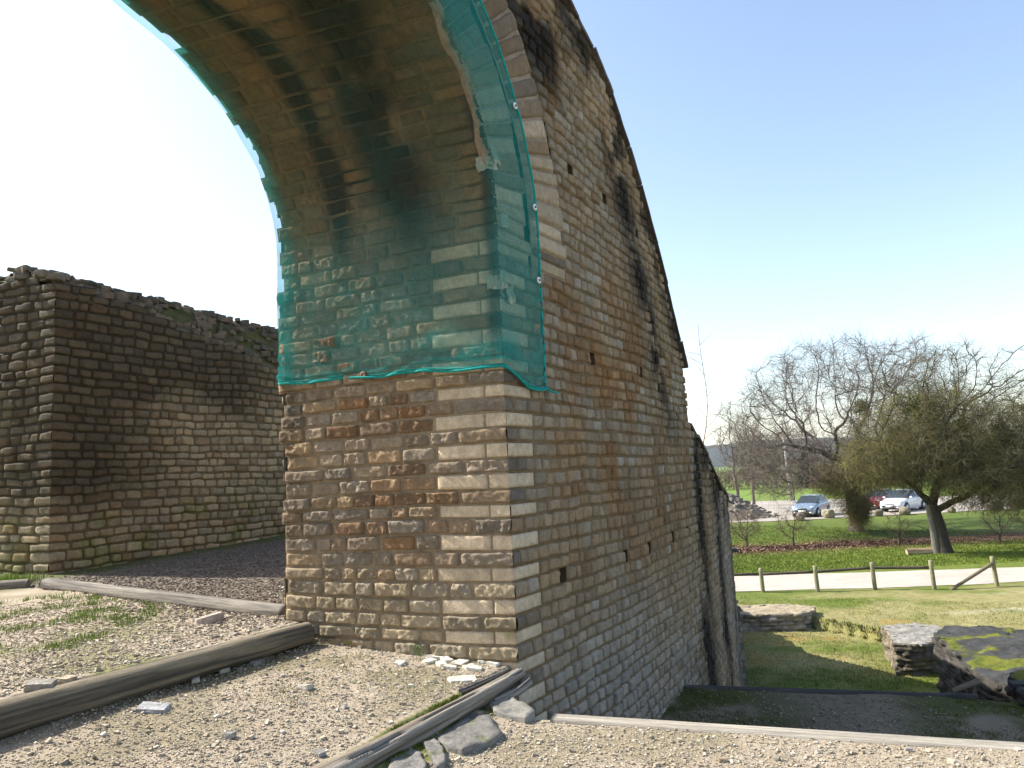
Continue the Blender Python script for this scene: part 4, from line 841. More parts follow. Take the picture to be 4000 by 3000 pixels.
# ---------------------------------------------------------------- trees by space colonisation
def colonize(root, trunk_pts, pts, D=.45, di=2.2, dk=.75, iters=90, seed=0, grav=0., maxn=6000):
    r_ = np.random.RandomState(seed); nodes = [np.array(root, float)]; par = [-1]
    for t in trunk_pts:
        a = nodes[-1]; b = np.array(t, float); k = max(1, int(np.linalg.norm(b - a) / D))
        for i in range(1, k + 1): nodes.append(a + (b - a) * i / k); par.append(len(nodes) - 2)
    nodes = np.array(nodes); par = list(par); A = np.array(pts)
    best = np.full(len(A), 1e9); bi = np.zeros(len(A), int); new = np.arange(len(nodes)); base_skip = 2
    for it in range(iters):
        nn = nodes[new]; d = np.linalg.norm(A[:, None] - nn[None], axis=2); j = d.argmin(1); dm = d[np.arange(len(A)), j]; up = dm < best; best[up] = dm[up]; bi[up] = new[j[up]]
        alive = best > dk; A = A[alive]; best = best[alive]; bi = bi[alive]
        if not len(A): break
        act = best < di if it else best < 1e8
        if not act.any(): act = best <= best.min() + .01
        u, inv = np.unique(bi[act], return_inverse=True); dirs = np.zeros((len(u), 3)); vec = A[act] - nodes[bi[act]]; vec /= np.linalg.norm(vec, axis=1)[:, None] + 1e-9
        np.add.at(dirs, inv, vec); dirs /= np.linalg.norm(dirs, axis=1)[:, None] + 1e-9; dirs += r_.normal(0, .15, dirs.shape); dirs[:, 2] += grav; dirs /= np.linalg.norm(dirs, axis=1)[:, None]
        nw = nodes[u] + dirs * D * r_.uniform(.7, 1.1, (len(u), 1)); new = np.arange(len(nodes), len(nodes) + len(nw)); nodes = np.concatenate([nodes, nw]); par += list(u)
        if len(nodes) > maxn: break
    par = np.array(par); nch = np.bincount(par[1:], minlength=len(nodes)); return nodes, par, nch
def pipe(par, n, r_tip, ex=2.75, rmax=None):
    w_ = np.zeros(n); nch = np.bincount(par[1:], minlength=n)
    for i in range(n - 1, 0, -1):
        if nch[i] == 0: w_[i] = r_tip ** ex
        w_[par[i]] += w_[i]
    rr_ = w_ ** (1 / ex)
    if rmax: rr_ = np.where(rr_ > r_tip * 2, r_tip * 2 + (rr_ - r_tip * 2) * (rmax - r_tip * 2) / (rr_[1] - r_tip * 2), rr_)
    return rr_
def twigs(org, dirs, k, step, r0, seed, grav=0., jit=.36):
    r_ = np.random.RandomState(seed); P = org.copy(); Dv = dirs / (np.linalg.norm(dirs, axis=1)[:, None] + 1e-9); a, b, ra, rb = [], [], [], []
    for i in range(k):
        Dv = Dv + r_.normal(0, jit, Dv.shape) * .5; Dv[:, 2] += grav; Dv /= np.linalg.norm(Dv, axis=1)[:, None]; Q_ = P + Dv * step * r_.uniform(.6, 1.3, (len(P), 1))
        a.append(P); b.append(Q_); ra.append(np.full(len(P), r0 * (1 - i / (k + .6)))); rb.append(np.full(len(P), r0 * (1 - (i + 1) / (k + .6)))); P = Q_
    return np.concatenate(a), np.concatenate(b), np.concatenate(ra), np.concatenate(rb)
def ellipsoid(n, c, r, rs_, shell=.0, lo=None):
    v = rs_.normal(0, 1, (n, 3)); v /= np.linalg.norm(v, axis=1)[:, None]; q = rs_.rand(n) ** (1 / 3); q = shell + (1 - shell) * q; P = np.array(c) + v * q[:, None] * np.array(r)
    return P if lo is None else P[P[:, 2] > lo]
def tree(name, root, trunk, pts, label, cat='tree', seed=0, rt=.3, D=.45, di=2.5, dk=.7, tip=.012, tw=6, twl=.16, twk=4, twr=.006, grav=0., tgrav=0., colb=(.10, .085, .065), colt=(.13, .11, .085), tcol2=None, group=None, maxn=5000, nt_sel=None, trunk_h=None):
    nd, par, nch = colonize(root, trunk, pts, D, di, dk, seed=seed, grav=grav, maxn=maxn); rad = pipe(par, len(nd), tip, rmax=rt)
    rt_ = empty(name, tuple(float(v) for v in root), label, cat, group)
    i = np.arange(1, len(nd)); a, b = nd[par[i]], nd[i]; ra = np.minimum(rad[par[i]], rad[i] * 1.35); rb = rad[i]; ntk = sum(1 for _ in trunk)
    is_tr = (b[:, 2] < trunk_h if trunk_h is not None else rad[i] > .45 * rt) & (rad[i] > .3 * rt)
    r_ = np.random.RandomState(seed + 1); c = mixc(colb, np.array(colb) * .6, r_.rand(len(i)))
    if is_tr.any():
        flare = 1 + .5 * np.exp(-(a[:, 2] - root[2]) / .35); flb = 1 + .5 * np.exp(-(b[:, 2] - root[2]) / .35)
        V, F, C = frustums(a[is_tr], b[is_tr], (np.maximum(ra, rb) * flare)[is_tr], (rb * flb)[is_tr], 14, np.repeat(np.array(colb)[None], is_tr.sum(), 0)); mk('trunk', V, F, M_bark, rt_, col=C, smooth=True)
    B = Bag(); big = (~is_tr) & (rb > .03); sm = (~is_tr) & ~big
    for s_, n_ in ((big, 7), (sm, 4)):
        if s_.any(): B.add(*frustums(a[s_], b[s_], ra[s_], rb[s_], n_, c[s_]))
    if tw:
        tip_i = i[rad[i] < tip * 2.6]; org = np.repeat(nd[tip_i], tw, 0); d0 = np.repeat(nd[tip_i] - nd[par[tip_i]], tw, 0); d0 /= np.linalg.norm(d0, axis=1)[:, None]; d0 = d0 + r_.normal(0, .75, d0.shape)
        org = org + d0 * r_.uniform(0, .1, (len(org), 1)); A_, B_, q0, q1 = twigs(org, d0, twk, twl, twr, seed + 2, tgrav)
        cc = mixc(colt, np.array(colt) * .55, r_.rand(len(A_)))
        if tcol2 is not None: cc = mixc(cc, tcol2, (r_.rand(len(A_)) < .35) * r_.rand(len(A_)))
        B.add(*frustums(A_, B_, q0, np.maximum(q1, twr * .3), 3, cc))
    B.mk('crown', M_twig, rt_)
    return rt_, nd, rad, par
def leafy(rootobj, name, centers, rads, npc, size, cols, seed):
    r_ = np.random.RandomState(seed); Vs = []; Cs = []
    for c, rd in zip(centers, rads):
        n = npc; v = r_.normal(0, 1, (n, 3)); v /= np.linalg.norm(v, axis=1)[:, None]; p = np.array(c) + v * (r_.rand(n, 1) ** .5) * np.array(rd)
        d1 = r_.normal(0, 1, (n, 3)); d1 /= np.linalg.norm(d1, axis=1)[:, None]; d2 = np.cross(d1, r_.normal(0, 1, (n, 3))); d2 /= np.linalg.norm(d2, axis=1)[:, None]; s_ = size * r_.uniform(.5, 1.2, (n, 1))
        Vs.append(np.stack([p - d1 * s_, p + d2 * s_ * .5, p + d1 * s_, p - d2 * s_ * .5], 1).reshape(-1, 3)); Cs.append(np.repeat(mixc(cols[0], cols[1], r_.rand(n)), 4, 0))
    V = np.concatenate(Vs); return mk(name, V, np.arange(len(V)).reshape(-1, 4), M_leaf, rootobj, col=np.concatenate(Cs))
rt_s = np.random.RandomState(71)
# tree A: wide bare tree, trunk at (20.1, 44.9)
pA = np.concatenate([ellipsoid(1350, (20.0, 44.5, 2.7), (6.9, 5.5, 4.8), rt_s, .25, -.9), ellipsoid(500, (15.6, 43.5, -.3), (2.8, 3.5, 2.0), rt_s), ellipsoid(250, (23.5, 44, 4.2), (3.5, 3, 3.2), rt_s)])
tA, ndA, radA, parA = tree('bare_tree', (20.1, 44.95, -4.35), [(20.0, 44.9, -2.2), (19.8, 44.8, -.6)], pA, 'wide bare tree with fine branching crown, standing left of the dark dense tree', seed=5, rt=.34, D=.38, di=2.6, dk=.55, tip=.013, tw=8, twl=.27, twk=4, twr=.0085, colb=(.12, .098, .08), colt=(.20, .165, .135), trunk_h=-2.0)
ndl = ndA[(radA < .03)]
# ivy column round its trunk and in the lower crown
leafy(tA, 'ivy', [(20.0, 44.6, -1.9), (20.2, 44.5, -2.6), (19.8, 44.6, -1.1), (20.3, 44.6, -3.2), (20.9, 44.4, 3.0), (21.6, 44.2, -1.0)], [(.75, .7, 1.0), (.7, .7, .9), (.7, .7, .7), (.45, .45, .6), (.5, .5, .55), (.8, .7, .7)], 900, .075, ([.08, .10, .015], [.20, .21, .03]), 3)
def veil(rootobj, name, centers, rads, n, k, step, rr0, cols, seed, grav=-.25):
    r_ = np.random.RandomState(seed); O = []; 
    for c, rd in zip(centers, rads): O.append(ellipsoid(n, c, rd, r_, .2))
    O = np.concatenate(O); d = r_.normal(0, 1, O.shape); d[:, 2] -= .2; A_, B_, q0, q1 = twigs(O, d, k, step, rr0, seed, grav, .85); cl_v = fbm(A_[:, 0] * 1.3, A_[:, 1] * 1.3, A_[:, 2] * 1.3, seed); c = mixc(cols[0], cols[1], np.clip(r_.rand(len(A_)) * .6 + sst(.35, .65, cl_v) * .5, 0, 1))
    V, F, C = frustums(A_, B_, q0, np.maximum(q1, rr0 * .3), 3, c); return mk(name, V, F, M_twig, rootobj, col=C)
veil(tA, 'hanging_twigs', [(19.9, 44.3, -1.6), (18.6, 44, -1.2), (20.9, 43.8, -1.0), (19.9, 44, -3.0), (22.6, 43.6, -.6), (21.4, 44, 1.0)], [(1.5, 1.2, 1.8), (1.4, 1.2, .9), (1.1, 1.0, .9), (.6, .6, .9), (1.6, 1.2, 1.4), (1.4, 1.2, 1.8)], 1500, 4, .21, .009, ([.10, .08, .035], [.30, .26, .10]), 9, -.12)
# tree B: dark dense drooping tree, trunk at (19.6, 34.9)
pB = np.concatenate([ellipsoid(1700, (21.2, 34.9, .6), (6.2, 4.0, 2.9), rt_s, .1, -1.7), ellipsoid(330, (20.6, 34.8, 2.5), (4.2, 3.2, 2.9), rt_s, .3, 1.0), ellipsoid(280, (24.0, 35, 2.6), (3.2, 2.8, 2.6), rt_s)])
tB, ndB, radB, parB = tree('dense_tree', (19.6, 34.95, -4.62), [(19.45, 34.9, -3.4), (19.2, 34.9, -2.3)], pB, 'dark dense tree with drooping olive green twigs and a leaning forked trunk, at right', seed=8, rt=.27, D=.34, di=2.3, dk=.6, tip=.013, tw=9, twl=.19, twk=4, twr=.0075, tgrav=-.05, colb=(.05, .042, .032), colt=(.13, .115, .07), tcol2=[.16, .17, .05], trunk_h=-2.2)
B = Bag(); V, F, C = frustums(np.array([[19.25, 35.0, -4.65], [19.18, 34.95, -3.6]]), np.array([[19.18, 34.95, -3.6], [19.05, 34.9, -2.3]]), np.array([.20, .16]), np.array([.16, .14]), 14, np.tile([.15, .14, .11], (2, 1))); mk('stem', V, F, M_bark, tB, col=C, smooth=True)
cB = [(26.0, 34.6, -.4), (26.2, 34.6, .6), (27.2, 34.8, -.9), (22.4, 34.2, 1.2), (25.6, 34.4, -1.6), (19.3, 34.3, -.2), (17.6, 34.6, -.1), (18.8, 34.0, .6), (20.2, 33.8, .2), (21.6, 34.0, -.3), (23.2, 34.2, -.4), (24.4, 34.4, -.6), (19.2, 34.2, -.75), (21.2, 33.6, -1.5), (20.4, 33.8, -1.3), (23.4, 34.2, -1.7), (24.8, 34.4, -1.8), (22.4, 34.0, -1.4), (18.6, 34.4, 1.9), (20.4, 34.4, 1.9), (23.9, 34.6, 1.0), (25.2, 34.6, -.2), (16.6, 34.8, -.2)]
rB = [(1.55, 1.4, 1.25)] * 23
veil(tB, 'drooping_twigs', cB, rB, 1300, 4, .19, .0085, ([.045, .042, .018], [.22, .195, .07]), 11, -.13)
leafy(tB, 'leaf_clumps', [(18.4, 34.0, 2.3), (18.7, 33.9, 1.8), (20.3, 33.8, 1.2), (22.2, 34, .9), (22.3, 34, -.1), (21.2, 33.6, -1.4), (24.3, 34.3, -.9), (19.0, 34, -.3), (20.9, 33.9, 0.), (23.4, 34.2, -.2), (25.3, 34.3, -.5)], [(.55, .5, .5), (.7, .6, .6), (.4, .4, .4), (.5, .5, .5), (.6, .5, .7), (1.2, .9, .8), (1.4, 1, 1.2), (.8, .6, .7), (.9, .8, .8), (1.2, 1, 1), (1.3, 1, 1.3)], 700, .055, ([.04, .055, .01], [.13, .14, .02]), 12)
# shrubs along the bank
SG = 'small bare shrubs along the foot of the bank'
def shrub(x, y, h, w_, label, seed, n=140, tcol=None):
    z = float(gz(x, y)); r_ = np.random.RandomState(seed); p = ellipsoid(n, (x, y, z + h * .62), (w_, w_ * .8, h * .42), r_)
    return tree('bare_shrub', (x, y, z - .05), [(x + .03, y, z + h * .15)], p, label, 'shrub', seed, rt=.05, D=.13, di=1.2, dk=.2, tip=.009, tw=5, twl=.11, twk=3, twr=.005, colb=(.10, .075, .055), colt=(.17, .13, .085), group=SG)[0]
shrub(12.35, 41.2, 2.0, 1.0, 'bushy tan shrub nearest the tall stone wall', 61, 260)
shrub(14.75, 40.8, 2.2, 1.1, 'open branched leafless shrub below the silver car', 62, 120)
shrub(19.8, 39.5, 1.8, .7, 'slender shrub between the bare tree and the dark tree', 63, 80)
shrub(24.4, 38.5, 2.0, .9, 'shrub right of the dark trunk, left one of the right-hand pair', 64, 120)
shrub(25.9, 38.3, 2.3, 1.0, 'rightmost shrub at the edge of the picture', 65, 150)
# slim far trees and treeline
r5 = np.random.RandomState(73)
def fartree(x, y, h, w_, label, seed, n=200, lo=.3, colb=(.12, .10, .08), colt=(.19, .155, .12), ivy=None, name='leafless_tree', tw=5, twr=.016):
    z = -4.0; p = ellipsoid(n, (x, y, z + h * (1 + lo) / 2), (w_, w_, h * (1 - lo) / 2), np.random.RandomState(seed))
    t = tree(name, (x, y, z - .1), [(x, y, z + h * lo * .8)], p, label, 'tree', seed, rt=.012 * h + .02, D=h * .05, di=h * .4, dk=h * .07, tip=.022, tw=tw, twl=h * .035, twk=4, twr=twr, colb=colb, colt=colt, group='leafless trees of the far treeline', tgrav=.12)[0]
    if ivy: leafy(t, 'ivy', [(x, y, z + h * q) for q in (.3, .45, .6)], [(w_ * .5, w_ * .5, h * .2)] * 3, 260, .2, ([.035, .05, .015], [.07, .08, .02]), seed)
    return t
fartree(19.4, 66, 10.2, 1.7, 'tall slim pale twiggy tree just right of the tall stone wall', 81, 240, .2)
fartree(22.0, 70, 9.2, 1.9, 'slim twiggy tree, second from the tall stone wall', 82, 240, .2)
fartree(35.5, 112, 9.5, 3.0, 'leafless tree with dark ivy at the far field edge, left of the utility pole', 83, 260, .15, ivy=True)
fartree(39.5, 114, 9.0, 3.2, 'leafless ivy covered tree behind the utility pole', 84, 260, .15, ivy=True)
fartree(46.0, 116, 9.5, 3.4, 'reddish brown leafless tree in the far hedge, right of the utility pole', 85, 260, .15, colt=(.2, .13, .1))
fartree(53.0, 118, 8.5, 3.6, 'leafless tree of the far hedge seen through the bare tree', 86, 240, .15)
fartree(62.0, 119, 9.5, 3.8, 'leafless tree of the far hedge behind the white car', 87, 240, .15)
fartree(73.0, 118, 10.5, 4.0, 'leafless tree of the far hedge at the right, behind the dark tree', 88, 240, .15)
fartree(84.0, 117, 10.5, 4.0, 'rightmost leafless tree of the far hedge', 89, 240, .15, ivy=True)
cf = empty('conifer', (42.6, 110, -4), 'small dark green conifer right beside the utility pole', 'tree')
V, F, C = frustums(np.array([[42.6, 110, -4.1]]), np.array([[42.6, 110, 1.5]]), np.array([.14]), np.array([.03]), 8, np.array([[.06, .05, .04]])); mk('trunk', V, F, M_bark, cf, col=C)
leafy(cf, 'crown', [(42.6 , 110, -3 + q) for q in (0, .9, 1.8, 2.8, 3.8)], [(1.7, 1.7, .8), (1.5, 1.5, .8), (1.2, 1.2, .8), (.9, .9, .8), (.5, .5, .8)], 420, .2, ([.012, .03, .015], [.03, .055, .025]), 4)
# brushy hedge mass (nobody could count it)
n = 9000; X = r5.uniform(24, 120, n); Y = 119 + .02 * X + r5.normal(0, 2.2, n); O = np.stack([X, Y, -4 + r5.rand(n) * 3.6 * (.5 + .9 * fbm(X * .12, X * 0, 0, 5))], 1); d = r5.normal(0, .6, O.shape); d[:, 2] += .9
A_, B_, q0, q1 = twigs(O, d, 3, .5, .05, 5, .1); V, F, C = frustums(A_, B_, q0, np.maximum(q1, .015), 3, mixc([.13, .09, .07], [.20, .15, .11], r5.rand(len(A_)))); tag(mk('hedge', V, F, M_twig, col=C), kind='stuff')
# thin sapling growing out of the wall top
sp0 = arc(np.float64(7.15), -.12, topz(7.15)); z0 = float(sp0[2]); B = Bag(); r6 = np.random.RandomState(4)
stem = np.array([sp0 + np.array([.02 * k + .10 * math.sin(k * .35), 0, 0.175 * k]) for k in range(14)]); B.add(*tube(stem, np.linspace(.010, .004, 14), 5), (.22, .15, .10))
for k in range(1, 12):
    dr = np.array([r6.choice([-1, 1]) * .7, r6.uniform(-.3, .3), .55]) if k > 3 else np.array([.9, 0, .25 + .1 * k]); L_ = .06 * (16 - k); p = [stem[k]]
    for q in range(5): dr = dr + r6.normal(0, .15, 3); p.append(p[-1] + dr / np.linalg.norm(dr) * L_ / 5)
    B.add(*tube(p, np.linspace(.0045, .002, 6), 4), (.25, .17, .12))
tag(B.mk('sapling', M_twig, loc=tuple(float(v) for v in sp0)), 'thin leafless sapling sprouting from the broken top of the tall wall', 'sapling')

# ---------------------------------------------------------------- grass on the lawn
X, Y = scat(42000, 12, 40, 14.5, 27, 1.0); ZN_ = tz(X, Y)[1]; k = (ZN_ == 0) & (dist_out(X, Y) > .1)
X, Y = X[k], Y[k]; k = rp.rand(len(X)) < .35 + .65 * (fbm(X * 1.1, Y * 1.1, 0, 120) > .5); X, Y = X[k], Y[k]
lc = lambda x, y, q: lcol(x, y) * (0.7 + .75 * q)[:, None] * np.array([1.0, 1.06, .9])
k = (Y < 26.1) | ((Y > 30.9)); tufts('lawn_grass', X[k], Y[k], 2, .045, .05, lc, 121, .012)
X, Y = scat(42000, 14, 38, 31, 50.5, 1.0); k = (Y > 30.9) & (Y < 50.5); tufts('bank_grass', X[k], Y[k], 2, .065, .10, lc, 122, .03)
# longer grass along the pit edge
ex = np.linspace(8.3, 11.2, 700); ey = np.interp(ex, [7.0, 8.34, 9.4, 10.4, 13.0], [22.1, 22.0, 20.0, 18.95, 18.2]) + np.random.RandomState(2).normal(0, .09, 700)
tufts('edge_grass', ex, ey, 5, .075, .03, gc([.05, .07, .015], [.12, .13, .035]), 123, .02)
# fallen leaves
X, Y = scat(30000, 14, 38, 38, 46); k = np.abs(Y - 40.2 - .02 * X) < 1.5 * np.abs(rp.normal(0, 1, len(X))) ** .5; k &= rp.rand(len(X)) < np.exp(-((Y - 40.2 - .02 * X) / 1.6) ** 2); X, Y = X[k], Y[k]; n = len(X); Z = gz(X, Y) + .02
d1 = rp.normal(0, 1, (n, 3)); d1[:, 2] *= .4; d1 /= np.linalg.norm(d1, axis=1)[:, None]; d2 = np.cross(d1, [0, .3, 1.]); s_ = .07; c = np.stack([X, Y, Z + .03], 1)
V = np.stack([c - d1 * s_, c + d2 * s_ * .6, c + d1 * s_, c - d2 * s_ * .6], 1).reshape(-1, 3)
tag(mk('fallen_leaves', V, np.arange(4 * n).reshape(-1, 4), M_leaf, col=np.repeat(mixc([.13, .065, .05], [.36, .24, .18], rp.rand(n)), 4, 0)), kind='stuff')

# ---------------------------------------------------------------- boulders, mound, pole
BL = [(21.25, 51.6, .9, .7, 'pale boulder in front of the silver car wheel'), (18.99, 50.7, .7, .6, 'dark boulder by the silver car left corner'), (23.1, 51.6, .8, .7, 'boulder just left of the bare tree trunk'), (24.5, 51.2, .6, .55, 'boulder in front of the red car'),
      (26.3, 51.2, .9, .6, 'boulder in front of the white car'), (29.33, 51.0, .6, .5, 'boulder just left of the dark trunk'), (32.3, 51.0, 1.1, .85, 'grey boulder right of the dark tree trunk'), (34.2, 51.4, 1.1, .95, 'tall boulder, second right of the dark tree trunk'), (37.0, 52.0, 1.2, .7, 'wide boulder at the right end of the row')]
for i, (x, y, w_, h, lab) in enumerate(BL): single_rock('boulder', x, y, (w_, w_ * .8, h), lab, 500 + i, (.20, .18, .13) if i else (.28, .25, .17), rz=i, k=7, boxy=.15, amp=.28, group='boulders along the parking edge', cat='boulder', lift=.4)
single_rock('dark_stone', 10.9, 39.2, (.8, .5, .35), 'dark stone on the grass close beside the tall wall', 560, (.06, .055, .05), cat='stone', lift=.35)
uu, bb = np.meshgrid(np.linspace(0, 1, 44), np.linspace(0, 2 * math.pi, 64, endpoint=False), indexing='ij')
hgt = 2.35 * (1 - uu) ** 1.05; mr = 3.7 * uu * (1 + .12 * (fbm(np.cos(bb) * 2, np.sin(bb) * 2, 0, 7) - .5)); Xm = 15.0 + mr * np.cos(bb) * 1.15; Ym = 57.0 + mr * np.sin(bb)
Zm = -4.0 + hgt * (1 + .1 * fbm(Xm, Ym, 0, 3)) + .22 * (fbm(Xm * 2.5, Ym * 2.5, 0, 9, 3) - .5) * (uu < .98)
mk_ = mk('rubble_mound', np.stack([Xm, Ym, Zm], -1).reshape(-1, 3), gridf(44, 64, True)[:, ::-1], M_rock, col=mixc([.22, .18, .13], [.14, .12, .10], fbm(Xm * 2, Ym * 2, 0, 4)).reshape(-1, 3), loc=(15., 57., -4.)); tag(mk_, 'heap of grey rubble and earth beside the tall wall at the parking edge', 'mound')
B = Bag(); r7 = np.random.RandomState(6)
for i in range(260):
    a = r7.uniform(0, 6.28); q = r7.uniform(.25, 1.05); x = 15 + 3.9 * q * math.cos(a) * 1.15; y = 57 + 3.7 * q * math.sin(a); s_ = r7.uniform(.12, .4)
    B.add(*rock((x, y, -4 + 2.35 * max(0, 1 - q) + .05), (s_, s_ * .8, s_ * .6), a, i, 2, .5, .15), mixc([.12, .11, .10], [.26, .23, .19], r7.rand()))
o = B.mk('mound_stones', M_rock, mk_); tag(o, kind='stuff')
o = B
pole = empty('utility_pole', (27.6, 75.6, -4.0), 'grey concrete utility pole with a small white box beside the parking area', 'pole')
M_conc = material('concrete', base=(.36, .34, .30), scale=8, amp=.2, bump=.2)
V, F = tube([(27.6, 75.6, -4.1), (27.45, 75.6, 0), (27.3, 75.6, 4.2)], [.19, .15, .11], 10); mk('pole_shaft', V, F, M_conc, pole, smooth=True)
V, F = tube([(27.85, 75.5, -4.1), (27.8, 75.5, -1.6), (27.72, 75.5, -1.5)], [.05, .05, .05], 8); mk('conduit', V, F, M_dark, pole)
def box(c, s_, rz=0, bev=.0):
    V = np.array([[x, y, z] for x in (-.5, .5) for y in (-.5, .5) for z in (-.5, .5)]) * np.array(s_); F = np.array([[0,1,3,2],[4,6,7,5],[0,4,5,1],[2,3,7,6],[0,2,6,4],[1,5,7,3]]); ca, sa = math.cos(rz), math.sin(rz)
    V = np.stack([V[:, 0]*ca - V[:, 1]*sa, V[:, 0]*sa + V[:, 1]*ca, V[:, 2]], 1); return V + np.array(c), F
V, F = box((27.0, 75.45, -.65), (.26, .16, .42)); B = Bag(); B.add(V, F, (.8, .8, .8)); V, F = box((27.0, 75.45, -.42), (.30, .20, .05)); B.add(V, F, (.8, .8, .8)); B.mk('white_box', M_white, pole)

# ---------------------------------------------------------------- cars
M_glass = plain('car_glass', (.03, .04, .045), .06, spec=.8); M_tyre = plain('tyre_rubber', (.02, .02, .02), .85); M_rim = plain('rim', (.45, .45, .46), .3, .8); M_lamp = plain('headlight', (.75, .76, .70), .15, .1); M_blk = plain('black_plastic', (.02, .02, .022), .5)
M_plate = plain('plate', (.8, .8, .75), .4)
def car(loc, rz, paint, label, L=4.2, H=1.46):
    root = empty('parked_car', loc, label, 'car', 'cars parked behind the boulders', rz); root.rotation_euler = (0, 0, rz)
    P_ = lambda name, V, F, m_, par=root, sm=False: mk(name, V, F, m_, par, local=True, smooth=sm)
    st = np.array([2.10, 2.06, 1.98, 1.8, 1.5, 1.2, .98, .6, .2, -.3, -.8, -1.3, -1.7, -1.95, -2.07, -2.1]); st = st * L / 4.2
    tp = np.array([.50, .60, .68, .75, .82, .89, .95, .97, .98, .99, 1.0, 1.01, 1.0, .97, .90, .60]); hw = np.array([.60, .68, .75, .81, .845, .855, .86, .86, .86, .86, .86, .855, .83, .79, .74, .66]); bt = np.array([.30, .24, .21, .2, .2, .2, .2, .2, .2, .2, .2, .2, .21, .24, .28, .35])
    sec = []
    for x, t, w_, b in zip(st, tp, hw, bt):
        half = [(0, t + .02), (w_ * .5, t + .012), (w_ * .82, t - .01), (w_ * .95, t - .06), (w_ * 1.0, t - .18 if t > .7 else (t + b) / 2 + .04), (w_ * .985, (t + b) / 2), (w_ * .97, b + .12), (w_ * .90, b)]
        full = [(-a, c) for a, c in half[::-1]][:-1] + half; sec.append([(x, a, c) for a, c in full])
    V = np.array(sec); n, m_ = V.shape[:2]; F = [gridf(n, m_)]; V = V.reshape(-1, 3)
    F.append(np.array([list(range(m_))])); F.append(np.array([list(range((n-1)*m_, n*m_))[::-1]])); P_('body', V, F, paint, sm=True)
    # cabin
    cx = np.array([1.02, .30, -.35, -1.15, -1.92]) * L / 4.2; zt = np.array([.96, H - .04, H, H - .03, .99]); wt = np.array([.70, .55, .57, .55, .60]); zb = np.array([.94, .96, .97, .98, .98]); wb = np.array([.80, .815, .82, .80, .70])
    T = np.stack([cx, wt, zt], 1); Bm = np.stack([cx, wb, zb], 1)
    def q(a, b, c, d): return np.array([a, b, c, d])
    mir = lambda p: p * np.array([1, -1, 1])
    rf = np.concatenate([np.stack([T[1:4, 0], T[1:4, 1] * f, T[1:4, 2] + .035 * (1 - f * f)], 1)[:, None] for f in (-1, -.6, 0, .6, 1)], 1); P_('roof', rf.reshape(-1, 3), gridf(3, 5), paint, sm=True)
    # pillars + side body panels: a paint shell just inside the glass
    for sg in (1, -1):
        S_ = np.array([1, sg, 1]); V = np.concatenate([T, Bm]) * S_ ; F = np.array([[0 + i, 1 + i, 6 + i, 5 + i] for i in range(4)]); P_('pillars', V, F, paint)
        for (x0, x1) in ((.86, .30), (.22, -.42), (-.52, -1.12), (-1.2, -1.62)):
            f = lambda x, top: np.array([np.interp(-x, -cx, (T if top else Bm)[:, k]) if k else x for k in range(3)])
            a0, a1 = x0 * L / 4.2, x1 * L / 4.2; p = [f(a0, 0), f(a1, 0), f(a1, 1), f(a0, 1)]; lo = .05; up = .10
            pts = [p[0]*(1-lo)+p[3]*lo, p[1]*(1-lo)+p[2]*lo, p[2]*(1-up)+p[1]*up, p[3]*(1-up)+p[0]*up]; V = np.array(pts) + np.array([0, .012, 0]); P_('side_window', V * S_, np.array([[0, 1, 2, 3]]), M_glass)
    a, b = Bm[0], T[1]; V = np.array([a, mir(a), mir(b), b]); P_('windscreen', V * np.array([1, .93, 1]) + np.array([.012, 0, .012]), np.array([[0, 1, 2, 3]]), M_glass)
    a, b = Bm[4], T[3]; V = np.array([a, mir(a), mir(b), b]); P_('rear_window', V * np.array([1, .9, 1]) + np.array([-.012, 0, .012]), np.array([[3, 2, 1, 0]]), M_glass)
    for x in (1.30, -1.28):
        for sg in (1, -1):
            an = np.arange(24) * math.pi / 12
            def cyl(r0, r1, y0, y1):
                V = []; 
                for r_, y_ in ((0, y0), (r0, y0), (r1, y0 * .5 + y1 * .5), (r0, y1), (0, y1)): V.append(np.stack([np.cos(an) * r_ + x * L / 4.2, np.full(24, y_ * sg), np.sin(an) * r_ + .31], 1))
                return np.concatenate(V), gridf(5, 24, True)
            V, F = cyl(.37, .37, .60, .858); P_('wheel_arch', V + np.array([0, 0, .03]), F, M_blk)
            V, F = cyl(.30, .31, .66, .870); wh = P_('wheel', V, F, M_tyre); V, F = cyl(.19, .19, .70, .880); P_('rim', V, F, M_rim, wh)
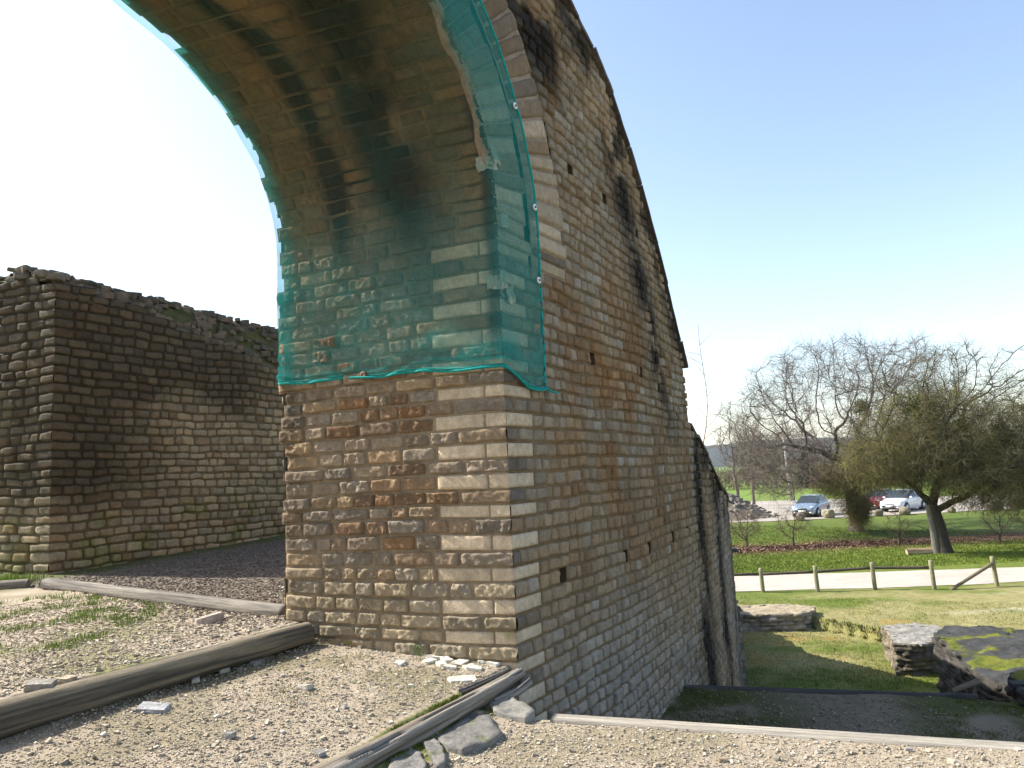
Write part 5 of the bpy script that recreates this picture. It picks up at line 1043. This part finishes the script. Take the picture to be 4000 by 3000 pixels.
    for sg in (1, -1):
        V = np.array([(2.02, .42, .60), (1.90, .74, .63), (1.70, .80, .74), (1.86, .52, .735)]) * np.array([L / 4.2, sg, 1]); V = np.concatenate([V + np.array([.025, 0.012 * sg, .02]), V - np.array([.05, .02 * sg, .02])]); P_('headlight', V, np.array([[0,1,2,3],[4,7,6,5],[0,4,5,1],[1,5,6,2],[2,6,7,3],[3,7,4,0]]), M_lamp)
        V, F = rock((.80 * L / 4.2, sg * .95, 1.0), (.13, .22, .15), 0, 3, 3, .5, .02); P_('mirror', V, F, paint, sm=True)
        V, F = box((2.085 * L / 4.2, sg * .55, .33), (.05, .18, .09)); P_('fog_light', V, F, M_lamp)
    V, F = box((2.075 * L / 4.2, 0, .60), (.06, .62, .06)); P_('grille', V, F, M_blk); V, F = box((2.10 * L / 4.2, 0, .30), (.05, .95, .13)); P_('lower_grille', V, F, M_blk)
    V, F = box((2.125 * L / 4.2, 0, .44), (.02, .50, .11)); P_('number_plate', V, F, M_plate); V, F = box((0, 0, .22), (3.4, 1.5, .1)); P_('underbody', V, F, M_blk)
    return root
M_silver = plain('silver_paint', (.30, .37, .45), .3, .55, coat=.6); M_wpaint = plain('white_paint', (.74, .75, .77), .3, 0, coat=.6); M_red = plain('red_paint', (.25, .035, .03), .3, .1, coat=.6)
def face(x, y, off): return math.atan2(-y, -x) + R(off)
car((21.3, 54.6, -3.97), face(21.3, 54.6, -17), M_silver, 'silver blue hatchback parked at left behind the boulders')
car((28.3, 55.2, -3.97), face(28.3, 55.2, -24), M_wpaint, 'white estate car parked behind the boulders, partly hidden by the dark tree', L=4.4, H=1.5)
car((28.2, 58.6, -3.97), face(28.2, 58.6, -24), M_red, 'dark red car parked behind the white car')

# ---------------------------------------------------------------- air
hz = bpy.data.materials.new('haze_air'); hz.use_nodes = True; nt = hz.node_tree; nt.nodes.clear(); out = N(nt, 'ShaderNodeOutputMaterial'); pv = N(nt, 'ShaderNodeVolumePrincipled')
pv.inputs['Color'].default_value = (.80, .88, 1, 1); pv.inputs['Density'].default_value = .00015; pv.inputs['Anisotropy'].default_value = .3; nt.links.new(pv.outputs[0], out.inputs['Volume'])
V, F = box((0, 0, 33), (4700, 4700, 82)); o = mk('haze', V, F, hz); tag(o, kind='stuff')
